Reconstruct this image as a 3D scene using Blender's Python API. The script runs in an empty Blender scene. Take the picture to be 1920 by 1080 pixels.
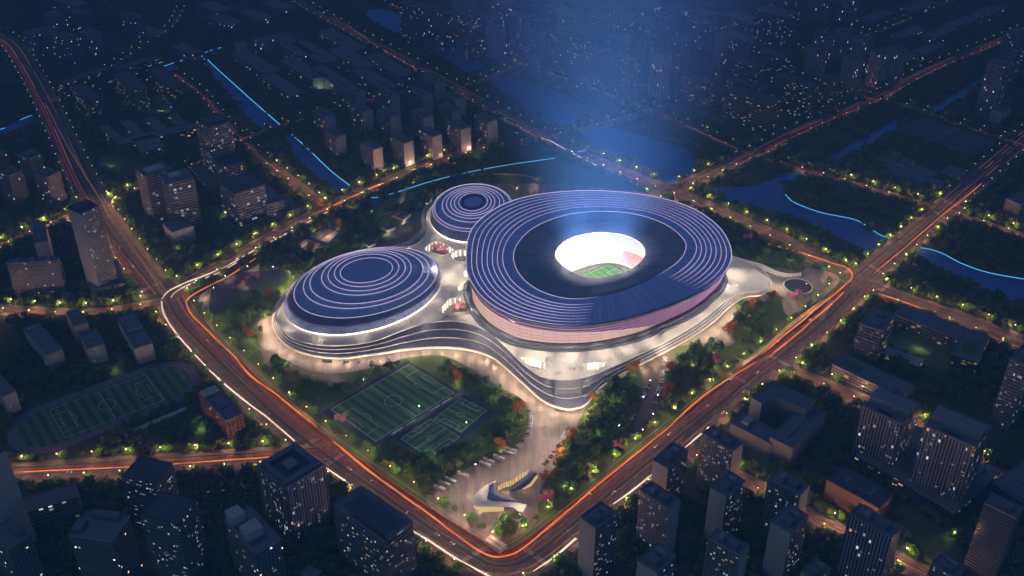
import bpy, math, random
import numpy as np
from mathutils import Vector
from mathutils.geometry import tessellate_polygon
random.seed(7); rng = np.random.default_rng(7)
S = bpy.context.scene
COL = S.collection
# ---------------------------------------------------------------- camera
PITCH = math.radians(32.5); FPX = 1920.0; CAMH = 640.0
cam_d = bpy.data.cameras.new('camera'); cam = bpy.data.objects.new('camera', cam_d); COL.objects.link(cam)
cam.location = (0, 0, CAMH); cam.rotation_euler = (math.pi/2 - PITCH, 0, 0)
cam_d.sensor_width = 36; cam_d.lens = 36; cam_d.clip_start = 1; cam_d.clip_end = 12000
S.camera = cam

def G(px, py, z=0.0):
    """point of the photo (1920 wide) -> place on the horizontal plane at height z"""
    x = (px-960)/FPX; y = -(py-540)/FPX
    dy = math.cos(PITCH)+y*math.sin(PITCH); dz = -math.sin(PITCH)+y*math.cos(PITCH)
    t = (z-CAMH)/dz
    return (x*t, dy*t)
def GL(pts, z=0.0): return [G(a, b, z) for a, b in pts]

# ---------------------------------------------------------------- object helpers
def tag(o, label=None, cat=None, group=None, kind=None):
    if label: o['label'] = label
    if cat: o['category'] = cat
    if group: o['group'] = group
    if kind: o['kind'] = kind
    return o
def empty(name, loc=(0, 0, 0), rz=0.0):
    o = bpy.data.objects.new(name, None); COL.objects.link(o); o.location = loc; o.rotation_euler = (0, 0, rz)
    o.empty_display_size = 0.1
    return o
def link(name, me, parent=None, loc=None):
    o = bpy.data.objects.new(name, me); COL.objects.link(o)
    if parent: o.parent = parent
    if loc: o.location = loc
    return o
def copy_tree(o, parent=None):
    c = o.copy(); COL.objects.link(c); c.parent = parent
    for ch in o.children: copy_tree(ch, c)
    return c

class MB:
    def __init__(s): s.v = []; s.f = []; s.uv = []; s.mi = []; s.smooth = []
    def face(s, pts, uv=None, mi=0, sm=False):
        b = len(s.v); s.v += [tuple(p) for p in pts]; s.f.append(tuple(range(b, b+len(pts))))
        s.uv.append(uv if uv else [(p[0], p[1]) for p in pts]); s.mi.append(mi); s.smooth.append(sm)
    def tri(s, pts, tris, mi=0):
        b = len(s.v); s.v += [tuple(p) for p in pts]
        for t in tris:
            s.f.append(tuple(b+i for i in t)); s.uv.append([(pts[i][0], pts[i][1]) for i in t]); s.mi.append(mi); s.smooth.append(False)
    def box(s, c, size, rz=0.0, mi=0, bottom=True):
        cx, cy, cz = c; sx, sy, sz = size[0]/2, size[1]/2, size[2]/2
        ca, sa = math.cos(rz), math.sin(rz)
        q = [(cx+a*sx*ca-b*sy*sa, cy+a*sx*sa+b*sy*ca) for a, b in ((-1, -1), (1, -1), (1, 1), (-1, 1))]
        s.prism(q, cz-sz, cz+sz, mi=mi, bottom=bottom)
    def prism(s, q, z0, z1, mi=0, mtop=None, top=True, bottom=False, u0=0.0):
        n = len(q); u = u0
        if sum(q[i][0]*q[(i+1) % n][1]-q[(i+1) % n][0]*q[i][1] for i in range(n)) < 0: q = q[::-1]
        for i in range(n):
            a = q[i]; b = q[(i+1) % n]; L = math.dist(a, b)
            s.face([(a[0], a[1], z0), (b[0], b[1], z0), (b[0], b[1], z1), (a[0], a[1], z1)],
                   [(u, z0), (u+L, z0), (u+L, z1), (u, z1)], mi); u += L+3.7
        if top:
            if n == 4: s.face([(p[0], p[1], z1) for p in q], None, mi if mtop is None else mtop)
            else:
                vs = [Vector((p[0], p[1], z1)) for p in q]
                s.tri([tuple(v) for v in vs], tessellate_polygon([vs]), mi if mtop is None else mtop)
        if bottom: s.face([(p[0], p[1], z0) for p in q[::-1]], None, mi)
    def grid(s, loops, closed=True, mi=0, sm=True, uvs=None):
        """loops: list of equally long 3-D loops, skinned one to the next"""
        n = len(loops[0]); b = len(s.v)
        for L in loops: s.v += [tuple(p) for p in L]
        for j in range(len(loops)-1):
            for i in range(n if closed else n-1):
                k = (i+1) % n
                s.f.append((b+j*n+i, b+j*n+k, b+(j+1)*n+k, b+(j+1)*n+i))
                s.uv.append([(i, j), (i+1, j), (i+1, j+1), (i, j+1)]); s.mi.append(mi); s.smooth.append(sm)
    def tube(s, pts, r, n=6, mi=0, closed=False, taper=0):
        loops = []; m = len(pts); r_full = r
        for i in range(m):
            p = Vector(pts[i]); r = r_full*min(1, (min(i, m-1-i)+.25)/taper) if taper else r_full
            a = Vector(pts[i-1] if (i or closed) else pts[0]); c = Vector(pts[(i+1) % m] if (i < m-1 or closed) else pts[-1])
            d = (c-a).normalized(); h = Vector((0, 0, 1)) if abs(d.z) < .95 else Vector((1, 0, 0))
            x = d.cross(h).normalized(); y = x.cross(d)
            loops.append([tuple(p+x*r*math.cos(t*2*math.pi/n)+y*r*math.sin(t*2*math.pi/n)) for t in range(n)])
        if closed: loops.append(loops[0])
        s.grid(loops, True, mi)
    def lathe(s, c, prof, n=12, mi=0, sm=True):
        s.grid([[(c[0]+r*math.cos(t*2*math.pi/n), c[1]+r*math.sin(t*2*math.pi/n), c[2]+z) for t in range(n)] for r, z in prof], True, mi, sm)
    def mesh(s, name, mats):
        me = bpy.data.meshes.new(name); me.from_pydata(s.v, [], s.f)
        if not isinstance(mats, (list, tuple)): mats = [mats]
        for m in mats: me.materials.append(m)
        me.polygons.foreach_set('material_index', s.mi); me.polygons.foreach_set('use_smooth', s.smooth)
        uvl = me.uv_layers.new(name='UVMap'); flat = [c for f in s.uv for p in f for c in p]
        uvl.data.foreach_set('uv', flat); me.update()
        return me
    def build(s, name, mats, parent=None, loc=None): return link(name, s.mesh(name, mats), parent, loc)

# ---------------------------------------------------------------- curves
def catmull(pts, closed=False, per=8):
    out = []; n = len(pts); P = [np.array(p, float) for p in pts]
    for i in range(n if closed else n-1):
        p0 = P[i-1] if (i or closed) else 2*P[0]-P[1]
        p1 = P[i]; p2 = P[(i+1) % n]; p3 = P[(i+2) % n] if (i+2 < n or closed) else 2*P[-1]-P[-2]
        for k in range(per):
            t = k/per
            out.append(tuple(.5*((2*p1)+(-p0+p2)*t+(2*p0-5*p1+4*p2-p3)*t*t+(-p0+3*p1-3*p2+p3)*t**3)))
    if not closed: out.append(tuple(P[-1]))
    return out
def resample(pts, step):
    P = np.array(pts, float); d = np.r_[0, np.cumsum(np.linalg.norm(np.diff(P, axis=0), axis=1))]
    n = max(2, int(round(d[-1]/step))+1); s = np.linspace(0, d[-1], n)
    return [tuple(np.interp(s, d, P[:, k])[i] for k in range(P.shape[1])) for i in range(n)]
def offset(pts, off):
    P = np.array(pts, float)[:, :2]; T = np.gradient(P, axis=0); T /= np.linalg.norm(T, axis=1)[:, None]+1e-9
    N = np.c_[-T[:, 1], T[:, 0]]; return [tuple(p) for p in P+N*off]
def line_w(px, z=0.0, smooth=True, step=6.0):
    w = GL(px, z)
    if smooth and len(w) > 2: w = catmull(w, False, 10)
    return resample(w, step)
def ribbon(mb, pts, w, z, mi=0, thick=0.0):
    a = offset(pts, w/2); b = offset(pts, -w/2)
    for i in range(len(pts)-1):
        q = [(b[i][0], b[i][1], z), (b[i+1][0], b[i+1][1], z), (a[i+1][0], a[i+1][1], z), (a[i][0], a[i][1], z)]
        mb.face(q, None, mi)
    if thick:
        for L, s_ in ((a, 1), (b, -1)):
            for i in range(len(L)-1):
                q = [(L[i][0], L[i][1], z), (L[i+1][0], L[i+1][1], z), (L[i+1][0], L[i+1][1], z-thick), (L[i][0], L[i][1], z-thick)]
                mb.face(q if s_ > 0 else q[::-1], None, mi)
def ell_px(L, R, T, Bm, z, n=96):
    """an ellipse given by its extreme points in the picture, laid at height z"""
    cx = (L[0]+R[0])/2; a = (R[0]-L[0])/2; cy = (T+Bm)/2; b = (Bm-T)/2; c = (R[1]-L[1])/2
    d = math.sqrt(max(b*b-c*c, 1e-6))
    return [G(cx+a*math.cos(t), cy+c*math.cos(t)+d*math.sin(t), z) for t in np.linspace(0, 2*math.pi, n, endpoint=False)]
def polar(loop, c, n=144):
    """closed loop -> radius at n equal angles round c"""
    P = np.array(loop); th = np.arctan2(P[:, 1]-c[1], P[:, 0]-c[0]); r = np.hypot(P[:, 1]-c[1], P[:, 0]-c[0])
    o = np.argsort(th); th = th[o]; r = r[o]
    th = np.r_[th-2*math.pi, th, th+2*math.pi]; r = np.r_[r, r, r]
    A = np.linspace(-math.pi, math.pi, n, endpoint=False)
    return A, np.interp(A, th, r)
def ring3(A, r, c, z): return [(c[0]+r[i]*math.cos(A[i]), c[1]+r[i]*math.sin(A[i]), z) for i in range(len(A))]

# ---------------------------------------------------------------- materials
def nt(name):
    m = bpy.data.materials.new(name); m.use_nodes = True; t = m.node_tree; b = t.nodes['Principled BSDF']
    return m, t, b
def N(t, typ, **kw):
    n = t.nodes.new(typ)
    for k, v in kw.items():
        if k == 'inp':
            for a, b in v.items(): n.inputs[a].default_value = b
        else: setattr(n, k, v)
    return n
def plain(name, col, rough=.7, metal=0., noise=.25, scale=.15, emis=None, es=0.):
    m, t, b = nt(name)
    b.inputs['Roughness'].default_value = rough; b.inputs['Metallic'].default_value = metal
    if noise:
        tc = N(t, 'ShaderNodeTexCoord'); nz = N(t, 'ShaderNodeTexNoise', inp={'Scale': scale, 'Detail': 5.})
        t.links.new(tc.outputs['Object'], nz.inputs['Vector'])
        mx = N(t, 'ShaderNodeMix', data_type='RGBA')
        mx.inputs['A'].default_value = (*[c*(1-noise) for c in col], 1); mx.inputs['B'].default_value = (*[min(1, c*(1+noise)) for c in col], 1)
        t.links.new(nz.outputs['Fac'], mx.inputs['Factor']); t.links.new(mx.outputs['Result'], b.inputs['Base Color'])
    else: b.inputs['Base Color'].default_value = (*col, 1)
    if emis: b.inputs['Emission Color'].default_value = (*emis, 1); b.inputs['Emission Strength'].default_value = es
    return m
def glow(name, col, s):
    m = bpy.data.materials.new(name); m.use_nodes = True; t = m.node_tree; t.nodes.clear()
    e = N(t, 'ShaderNodeEmission', inp={'Color': (*col, 1), 'Strength': s}); o = N(t, 'ShaderNodeOutputMaterial')
    t.links.new(e.outputs[0], o.inputs['Surface']); return m

def facade(name, wall, bw=3.4, fh=3.2, wx=.6, wy=.55, p=.06, cool=.5, es=2.2, glass=(.02, .025, .035), vert=False):
    """wall with a window grid; the panes behind which a lamp is on give off light"""
    m, t, b = nt(name); L = t.links.new
    uv = N(t, 'ShaderNodeUVMap'); sp = N(t, 'ShaderNodeSeparateXYZ'); L(uv.outputs[0], sp.inputs[0])
    def M(op, a, c=None):
        n = N(t, 'ShaderNodeMath', operation=op)
        for i, x in enumerate((a, c)):
            if x is None: continue
            if isinstance(x, (int, float)): n.inputs[i].default_value = x
            else: L(x, n.inputs[i])
        return n.outputs[0]
    u = M('DIVIDE', sp.outputs[0], bw); v = M('DIVIDE', sp.outputs[1], fh)
    fu = M('FRACT', u); fv = M('FRACT', v); cu = M('FLOOR', u); cv = M('FLOOR', v)
    mu = M('LESS_THAN', M('ABSOLUTE', M('SUBTRACT', fu, .5)), wx/2)
    mv = M('LESS_THAN', M('ABSOLUTE', M('SUBTRACT', fv, .55)), wy/2) if not vert else M('LESS_THAN', M('ABSOLUTE', M('SUBTRACT', fv, .5)), .46)
    win = M('MULTIPLY', mu, mv)
    oi = N(t, 'ShaderNodeObjectInfo'); rz = M('MULTIPLY', oi.outputs['Random'], 93.)
    cb = N(t, 'ShaderNodeCombineXYZ'); L(cu, cb.inputs[0]); L(cv, cb.inputs[1]); L(rz, cb.inputs[2])
    wn = N(t, 'ShaderNodeTexWhiteNoise'); L(cb.outputs[0], wn.inputs['Vector'])
    nz = N(t, 'ShaderNodeTexNoise', inp={'Scale': .23, 'Detail': 2.}); L(cb.outputs[0], nz.inputs['Vector'])
    pr = M('MULTIPLY', M('MAXIMUM', M('SUBTRACT', nz.outputs['Fac'], .38), 0.), p*7.)
    lit = M('MULTIPLY', M('LESS_THAN', wn.outputs['Value'], pr), win)
    sc = N(t, 'ShaderNodeSeparateColor'); L(wn.outputs['Color'], sc.inputs[0])
    mc = N(t, 'ShaderNodeMix', data_type='RGBA'); mc.inputs['A'].default_value = (1, .62, .30, 1); mc.inputs['B'].default_value = (.80, .92, 1, 1)
    L(M('GREATER_THAN', sc.outputs['Green'], 1-cool), mc.inputs['Factor'])
    mx = N(t, 'ShaderNodeMix', data_type='RGBA'); mx.inputs['B'].default_value = (*glass, 1)
    w2 = N(t, 'ShaderNodeTexNoise', inp={'Scale': .12, 'Detail': 4.}); L(uv.outputs[0], w2.inputs['Vector'])
    wm = N(t, 'ShaderNodeMix', data_type='RGBA'); wm.inputs['A'].default_value = (*[c*.75 for c in wall], 1); wm.inputs['B'].default_value = (*[min(1, c*1.2) for c in wall], 1)
    L(w2.outputs['Fac'], wm.inputs['Factor']); L(wm.outputs['Result'], mx.inputs['A']); L(win, mx.inputs['Factor'])
    L(mx.outputs['Result'], b.inputs['Base Color']); L(mc.outputs['Result'], b.inputs['Emission Color'])
    L(M('MULTIPLY', lit, M('MULTIPLY', M('ADD', sc.outputs['Blue'], .25), es)), b.inputs['Emission Strength'])
    L(M('SUBTRACT', .8, M('MULTIPLY', win, .6)), b.inputs['Roughness'])
    return m

M_ = {}
M_['ground'] = plain('ground', (.034, .058, .018), .95, 0, .5, .03)
M_['lawn'] = plain('lawn', (.07, .12, .028), .95, 0, .35, .08)
M_['asphalt'] = plain('asphalt', (.105, .08, .072), .6, 0, .25, .05)
M_['verge'] = plain('verge_grass', (.06, .065, .022), .95, 0, .4, .1)
M_['paving'] = plain('pavement', (.16, .145, .13), .7, 0, .3, .12)
M_['marking'] = plain('road_paint', (.55, .5, .48), .6, 0, .15, .2)
M_['path'] = plain('path', (.38, .30, .24), .8, 0, .2, .1)
M_['deck'] = plain('deck_stone', (.52, .50, .47), .55, 0, .10, .05)
M_['deck_slope'] = plain('deck_slope', (.11, .12, .165), .45, .1, .15, .06)
M_['soffit'] = plain('soffit', (.7, .66, .6), .5, 0, .1)
M_['white'] = plain('white_shell', (.72, .70, .68), .35, 0, .06)
M_['conc'] = plain('concrete', (.22, .22, .23), .8, 0, .2, .2)
M_['roof'] = plain('roof_felt', (.13, .145, .17), .85, 0, .3, .12)
M_['roof_dark'] = plain('roof_dark', (.07, .08, .10), .85, 0, .3, .12)
M_['plaster'] = plain('plaster', (.42, .40, .38), .8, 0, .12, .1)
M_['plaster_pink'] = plain('plaster_pink', (.50, .36, .29), .8, 0, .12, .1)
M_['brick'] = plain('brick', (.30, .15, .11), .85, 0, .2, .3)
M_['steel'] = plain('steel', (.25, .25, .27), .4, .8, 0)
M_['dark'] = plain('dark_metal', (.035, .038, .05), .5, .3, .1)
M_['navy'] = plain('navy_court', (.018, .02, .055), .8, 0, .15)
M_['kerb'] = plain('kerb', (.3, .28, .26), .8, 0, .15)
M_['bark'] = plain('bark', (.07, .05, .035), .9, 0, .3)
M_['red_seat'] = plain('red_seat', (.55, .05, .04), .6, 0, .1)
M_['seat'] = plain('pale_seat', (.75, .75, .78), .6, 0, .05)

# blue standing-seam roof metal
def roof_metal():
    m, t, b = nt('blue_roof_metal'); L = t.links.new
    tc = N(t, 'ShaderNodeTexCoord'); nz = N(t, 'ShaderNodeTexNoise', inp={'Scale': .03, 'Detail': 4.})
    L(tc.outputs['Object'], nz.inputs['Vector'])
    mx = N(t, 'ShaderNodeMix', data_type='RGBA'); mx.inputs['A'].default_value = (.36, .43, .66, 1); mx.inputs['B'].default_value = (.46, .53, .78, 1)
    L(nz.outputs['Fac'], mx.inputs['Factor'])
    sp = N(t, 'ShaderNodeSeparateXYZ'); L(tc.outputs['Object'], sp.inputs[0])          # radial panel joints
    at = N(t, 'ShaderNodeMath', operation='ARCTAN2'); L(sp.outputs[1], at.inputs[0]); L(sp.outputs[0], at.inputs[1])
    ml = N(t, 'ShaderNodeMath', operation='MULTIPLY'); L(at.outputs[0], ml.inputs[0]); ml.inputs[1].default_value = 72/math.pi
    fr = N(t, 'ShaderNodeMath', operation='FRACT'); L(ml.outputs[0], fr.inputs[0])
    lt = N(t, 'ShaderNodeMath', operation='LESS_THAN'); L(fr.outputs[0], lt.inputs[0]); lt.inputs[1].default_value = .10
    wn = N(t, 'ShaderNodeTexWhiteNoise', noise_dimensions='1D'); fl = N(t, 'ShaderNodeMath', operation='FLOOR'); L(ml.outputs[0], fl.inputs[0]); L(fl.outputs[0], wn.inputs['W'])
    pv_ = N(t, 'ShaderNodeMapRange'); pv_.inputs['To Min'].default_value = .86; pv_.inputs['To Max'].default_value = 1.05; L(wn.outputs['Value'], pv_.inputs['Value'])
    sb = N(t, 'ShaderNodeMath', operation='MULTIPLY'); L(lt.outputs[0], sb.inputs[0]); sb.inputs[1].default_value = -.28
    ad = N(t, 'ShaderNodeMath', operation='ADD'); L(pv_.outputs[0], ad.inputs[0]); L(sb.outputs[0], ad.inputs[1])
    vm = N(t, 'ShaderNodeVectorMath', operation='SCALE'); L(mx.outputs['Result'], vm.inputs[0]); L(ad.outputs[0], vm.inputs['Scale']); L(vm.outputs[0], b.inputs['Base Color'])
    b.inputs['Roughness'].default_value = .5; b.inputs['Metallic'].default_value = .0
    return m
M_['blue'] = roof_metal()
M_['blue2'] = plain('blue_roof_dark', (.055, .085, .20), .5, 0, .15, .04)
M_['membrane'] = plain('roof_membrane', (.17, .17, .20), .6, 0, .25, .05)
M_['led'] = glow('led_violet', (.84, .66, 1.0), 1.25)
M_['led2'] = glow('led_pink', (.95, .45, .95), 1.0)
M_['led_cyan'] = glow('led_cyan', (.12, .55, 1.0), 1.3)
M_['lamp'] = glow('lamp_glow', (1, .68, .38), 20.)
M_['lamp_far'] = glow('lamp_glow_far', (1, .62, .34), 4.)
M_['lampw'] = glow('lamp_white', (.75, .85, 1.0), 40.)
M_['warm_wall'] = glow('warm_glass', (1, .74, .50), 2.4)
M_['bright_wall'] = glow('bright_glass', (1, .80, .58), 5.)
M_['warm_strip'] = glow('warm_strip', (1, .86, .66), 4.5)
M_['peach'] = glow('peach_glass', (1, .64, .46), 1.0)
M_['tr_orange'] = glow('trail_orange', (1, .24, .05), 1.7)  # glowing ribbons drawn for the light trails of passing cars
M_['tr_red'] = glow('trail_red', (.75, .09, .04), .38)
M_['tr_white'] = glow('trail_white', (1, .86, .70), 1.7)
M_['tr_dim'] = glow('trail_dim', (.95, .42, .25), .38)
M_['headlight'] = glow('headlight', (1, .93, .8), 6.)
M_['taillight'] = glow('taillight', (1, .05, .02), 4.)
M_['win_warm'] = glow('lit_window_warm', (1, .66, .36), .22)
M_['win_cool'] = glow('lit_window_cool', (.82, .92, 1), .18)

def turf(name, c1, c2, ang, per):
    m, t, b = nt(name); L = t.links.new
    tc = N(t, 'ShaderNodeTexCoord'); mp = N(t, 'ShaderNodeMapping'); mp.inputs['Rotation'].default_value = (0, 0, ang)
    L(tc.outputs['Object'], mp.inputs[0]); sp = N(t, 'ShaderNodeSeparateXYZ'); L(mp.outputs[0], sp.inputs[0])
    d = N(t, 'ShaderNodeMath', operation='DIVIDE'); L(sp.outputs[0], d.inputs[0]); d.inputs[1].default_value = per
    f = N(t, 'ShaderNodeMath', operation='FRACT'); L(d.outputs[0], f.inputs[0])
    g = N(t, 'ShaderNodeMath', operation='GREATER_THAN'); L(f.outputs[0], g.inputs[0]); g.inputs[1].default_value = .5
    mx = N(t, 'ShaderNodeMix', data_type='RGBA'); mx.inputs['A'].default_value = (*c1, 1); mx.inputs['B'].default_value = (*c2, 1)
    L(g.outputs[0], mx.inputs['Factor']); L(mx.outputs['Result'], b.inputs['Base Color']); b.inputs['Roughness'].default_value = .9
    return m
def foliage(name, c1, c2):
    m, t, b = nt(name); L = t.links.new
    ge = N(t, 'ShaderNodeNewGeometry'); oi = N(t, 'ShaderNodeObjectInfo')
    ad = N(t, 'ShaderNodeMath', operation='ADD'); L(ge.outputs['Random Per Island'], ad.inputs[0]); L(oi.outputs['Random'], ad.inputs[1])
    hf = N(t, 'ShaderNodeMath', operation='MULTIPLY'); L(ad.outputs[0], hf.inputs[0]); hf.inputs[1].default_value = .5
    mx = N(t, 'ShaderNodeMix', data_type='RGBA'); mx.inputs['A'].default_value = (*c1, 1); mx.inputs['B'].default_value = (*c2, 1)
    L(hf.outputs[0], mx.inputs['Factor']); L(mx.outputs['Result'], b.inputs['Base Color']); b.inputs['Roughness'].default_value = .8
    b.inputs['Specular IOR Level'].default_value = .2
    return m
M_['leaf'] = foliage('leaf_dark', (.05, .11, .02), (.12, .19, .04))
M_['leaf_street'] = foliage('leaf_street', (.08, .24, .025), (.17, .38, .05))
M_['leaf_orange'] = foliage('leaf_orange', (.34, .11, .015), (.60, .22, .03))
M_['leaf_pink'] = foliage('leaf_pink', (.50, .12, .20), (.75, .30, .38))
M_['leaf_olive'] = foliage('leaf_olive', (.11, .14, .028), (.20, .22, .045))

def water_mat():
    m, t, b = nt('water'); L = t.links.new
    b.inputs['Base Color'].default_value = (.05, .16, .42, 1); b.inputs['Roughness'].default_value = .12
    tc = N(t, 'ShaderNodeTexCoord'); nz = N(t, 'ShaderNodeTexNoise', inp={'Scale': .35, 'Detail': 3.}); L(tc.outputs['Object'], nz.inputs['Vector'])
    bp = N(t, 'ShaderNodeBump', inp={'Strength': .12, 'Distance': .3}); L(nz.outputs['Fac'], bp.inputs['Height']); L(bp.outputs[0], b.inputs['Normal'])
    return m
M_['water'] = water_mat()

# ---------------------------------------------------------------- occupancy map (4 m cells) so that trees keep off roads, water, buildings
CX0, CY0, CS, CW, CHH = -1300, 380, 4.0, 650, 600
occ = np.zeros((CHH, CW), np.uint8)
gx, gy = np.meshgrid(CX0+(np.arange(CW)+.5)*CS, CY0+(np.arange(CHH)+.5)*CS)
def inpoly(poly, X, Y):
    r = np.zeros(X.shape, bool); n = len(poly); j = n-1
    for i in range(n):
        xi, yi = poly[i][:2]; xj, yj = poly[j][:2]
        if yi != yj:
            c = ((yi > Y) != (yj > Y)) & (X < (xj-xi)*(Y-yi)/(yj-yi)+xi); r ^= c
        j = i
    return r
def paint(poly, code):
    P = np.array([p[:2] for p in poly]); x0, y0 = P.min(0); x1, y1 = P.max(0)
    a = max(0, int((x0-CX0)/CS)-1); b = min(CW, int((x1-CX0)/CS)+2); c = max(0, int((y0-CY0)/CS)-1); d = min(CHH, int((y1-CY0)/CS)+2)
    if a >= b or c >= d: return
    m = inpoly(poly, gx[c:d, a:b], gy[c:d, a:b]); occ[c:d, a:b][m] = code
def paint_line(pts, w, code):
    for p in resample(pts, 3.0):
        r = w/2; a = max(0, int((p[0]-r-CX0)/CS)); b = min(CW, int((p[0]+r-CX0)/CS)+1); c = max(0, int((p[1]-r-CY0)/CS)); d = min(CHH, int((p[1]+r-CY0)/CS)+1)
        if a >= b or c >= d: continue
        m = np.hypot(gx[c:d, a:b]-p[0], gy[c:d, a:b]-p[1]) < r; occ[c:d, a:b][m] = code
def occ_at(x, y):
    i = int((y-CY0)/CS); j = int((x-CX0)/CS)
    return occ[i, j] if 0 <= i < CHH and 0 <= j < CW else 9
def flat_poly(mb, pts, z, mi=0, holes=()):
    loops = [[Vector((p[0], p[1], z)) for p in L] for L in [pts, *holes]]
    allp = [tuple(v) for L in loops for v in L]
    mb.tri(allp, tessellate_polygon(loops), mi)
    # make every face look up
    for k in range(len(mb.f)):
        f = mb.f[k]
        if len(f) == 3:
            a, b, c = (mb.v[i] for i in f)
            if (b[0]-a[0])*(c[1]-a[1])-(b[1]-a[1])*(c[0]-a[0]) < 0:
                mb.f[k] = f[::-1]; mb.uv[k] = mb.uv[k][::-1]
def sheet(name, pts, z, mat, kind='structure', code=None, holes=()):
    mb = MB(); flat_poly(mb, pts, z, 0, holes); o = mb.build(name, mat); tag(o, kind=kind)
    if code is not None: paint(pts, code)
    return o
SKY_S = .15; FILL_SUN = .24; HAZE = .00032; HAZE_C = (.15, .30, .56, 1)
M_['facade_metal'] = plain('facade_metal', (.12, .09, .14), .5, .2, .1, .05)
M_['turf_bright'] = turf('turf_bright', (.06, .15, .05), (.10, .22, .08), 0, 9)
M_['lines'] = plain('white_line', (.8, .8, .8), .6, 0, 0)
M_['lampw2'] = glow('floodlight_glow', (1, .97, .92), 25.)
def plaza_mat():
    m, t, b = nt('plaza_stone'); L = t.links.new
    tc = N(t, 'ShaderNodeTexCoord'); mp = N(t, 'ShaderNodeMapping'); mp.inputs['Rotation'].default_value = (0, 0, .5); mp.inputs['Scale'].default_value = (.09, .014, 1)
    L(tc.outputs['Object'], mp.inputs[0]); nz = N(t, 'ShaderNodeTexNoise', inp={'Scale': 2., 'Detail': 6., 'Roughness': .6}); L(mp.outputs[0], nz.inputs['Vector'])
    br = N(t, 'ShaderNodeTexBrick', inp={'Scale': .22, 'Mortar Size': .012}); br.inputs['Color1'].default_value = (.30, .26, .23, 1); br.inputs['Color2'].default_value = (.25, .22, .20, 1); br.inputs['Mortar'].default_value = (.16, .14, .13, 1)
    m2 = N(t, 'ShaderNodeMapping'); m2.inputs['Rotation'].default_value = (0, 0, .5); L(tc.outputs['Object'], m2.inputs[0]); L(m2.outputs[0], br.inputs['Vector'])
    mx = N(t, 'ShaderNodeMix', data_type='RGBA', blend_type='MULTIPLY'); mx.inputs['Factor'].default_value = 1.
    cr = N(t, 'ShaderNodeValToRGB'); cr.color_ramp.elements[0].position = .35; cr.color_ramp.elements[0].color = (.62, .6, .6, 1); cr.color_ramp.elements[1].position = .65; cr.color_ramp.elements[1].color = (1.15, 1.12, 1.1, 1)
    L(nz.outputs['Fac'], cr.inputs[0]); L(br.outputs['Color'], mx.inputs['A']); L(cr.outputs[0], mx.inputs['B']); L(mx.outputs['Result'], b.inputs['Base Color']); b.inputs['Roughness'].default_value = .65
    return m
M_['plaza'] = plaza_mat()
# ================================================================ GROUND, WATER, ROADS
sheet('ground', [(-3500, -300), (3500, -300), (3500, 6500), (-3500, 6500)], 0.0, M_['ground'])
waters = [
 [(690, 20), (740, 22), (800, 52), (860, 88), (905, 122), (900, 140), (868, 138), (820, 108), (760, 75), (700, 48)],
 [(915, 150), (940, 145), (985, 152), (1040, 170), (1085, 190), (1097, 208), (1080, 228), (1040, 236), (1010, 226), (975, 200), (945, 175)],
 [(1092, 248), (1120, 238), (1150, 240), (1190, 250), (1250, 268), (1290, 280), (1305, 300), (1306, 325), (1290, 345), (1262, 350), (1220, 325), (1170, 300), (1110, 275)],
 [(1345, 352), (1400, 350), (1440, 340), (1478, 322), (1500, 320), (1515, 332), (1480, 345), (1473, 365), (1500, 385), (1560, 403), (1600, 412), (1640, 435), (1670, 447), (1650, 470), (1620, 466), (1560, 440), (1500, 418), (1430, 398), (1380, 380), (1340, 365)],
 [(1540, 300), (1580, 278), (1640, 246), (1690, 218), (1706, 224), (1660, 255), (1600, 288), (1560, 306)],
 [(1740, 205), (1790, 175), (1840, 145), (1852, 152), (1800, 188), (1755, 212)],
 [(1725, 465), (1760, 474), (1800, 492), (1860, 512), (1925, 525), (2000, 540), (2000, 590), (1925, 572), (1860, 552), (1800, 525), (1740, 498), (1705, 480)],
 [(378, 112), (395, 110), (410, 128), (470, 180), (527, 235), (500, 244), (460, 215), (420, 170)],
 [(530, 258), (547, 252), (590, 292), (622, 326), (657, 350), (640, 362), (600, 335), (560, 298)],
 [(690, 371), (715, 372), (770, 352), (870, 325), (960, 309), (1040, 297), (1052, 303), (980, 322), (880, 340), (800, 352), (760, 372), (720, 392), (700, 385)],
 [(300, 128), (338, 112), (400, 92), (430, 84), (436, 92), (400, 103), (340, 124), (306, 138)],
 [(-40, 252), (10, 238), (62, 214), (66, 222), (12, 250), (-40, 266)],
]
for w in waters:
    W = catmull(GL(w), True, 5); sheet('lake_water', W, 0.05, M_['water'], code=3)

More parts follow.
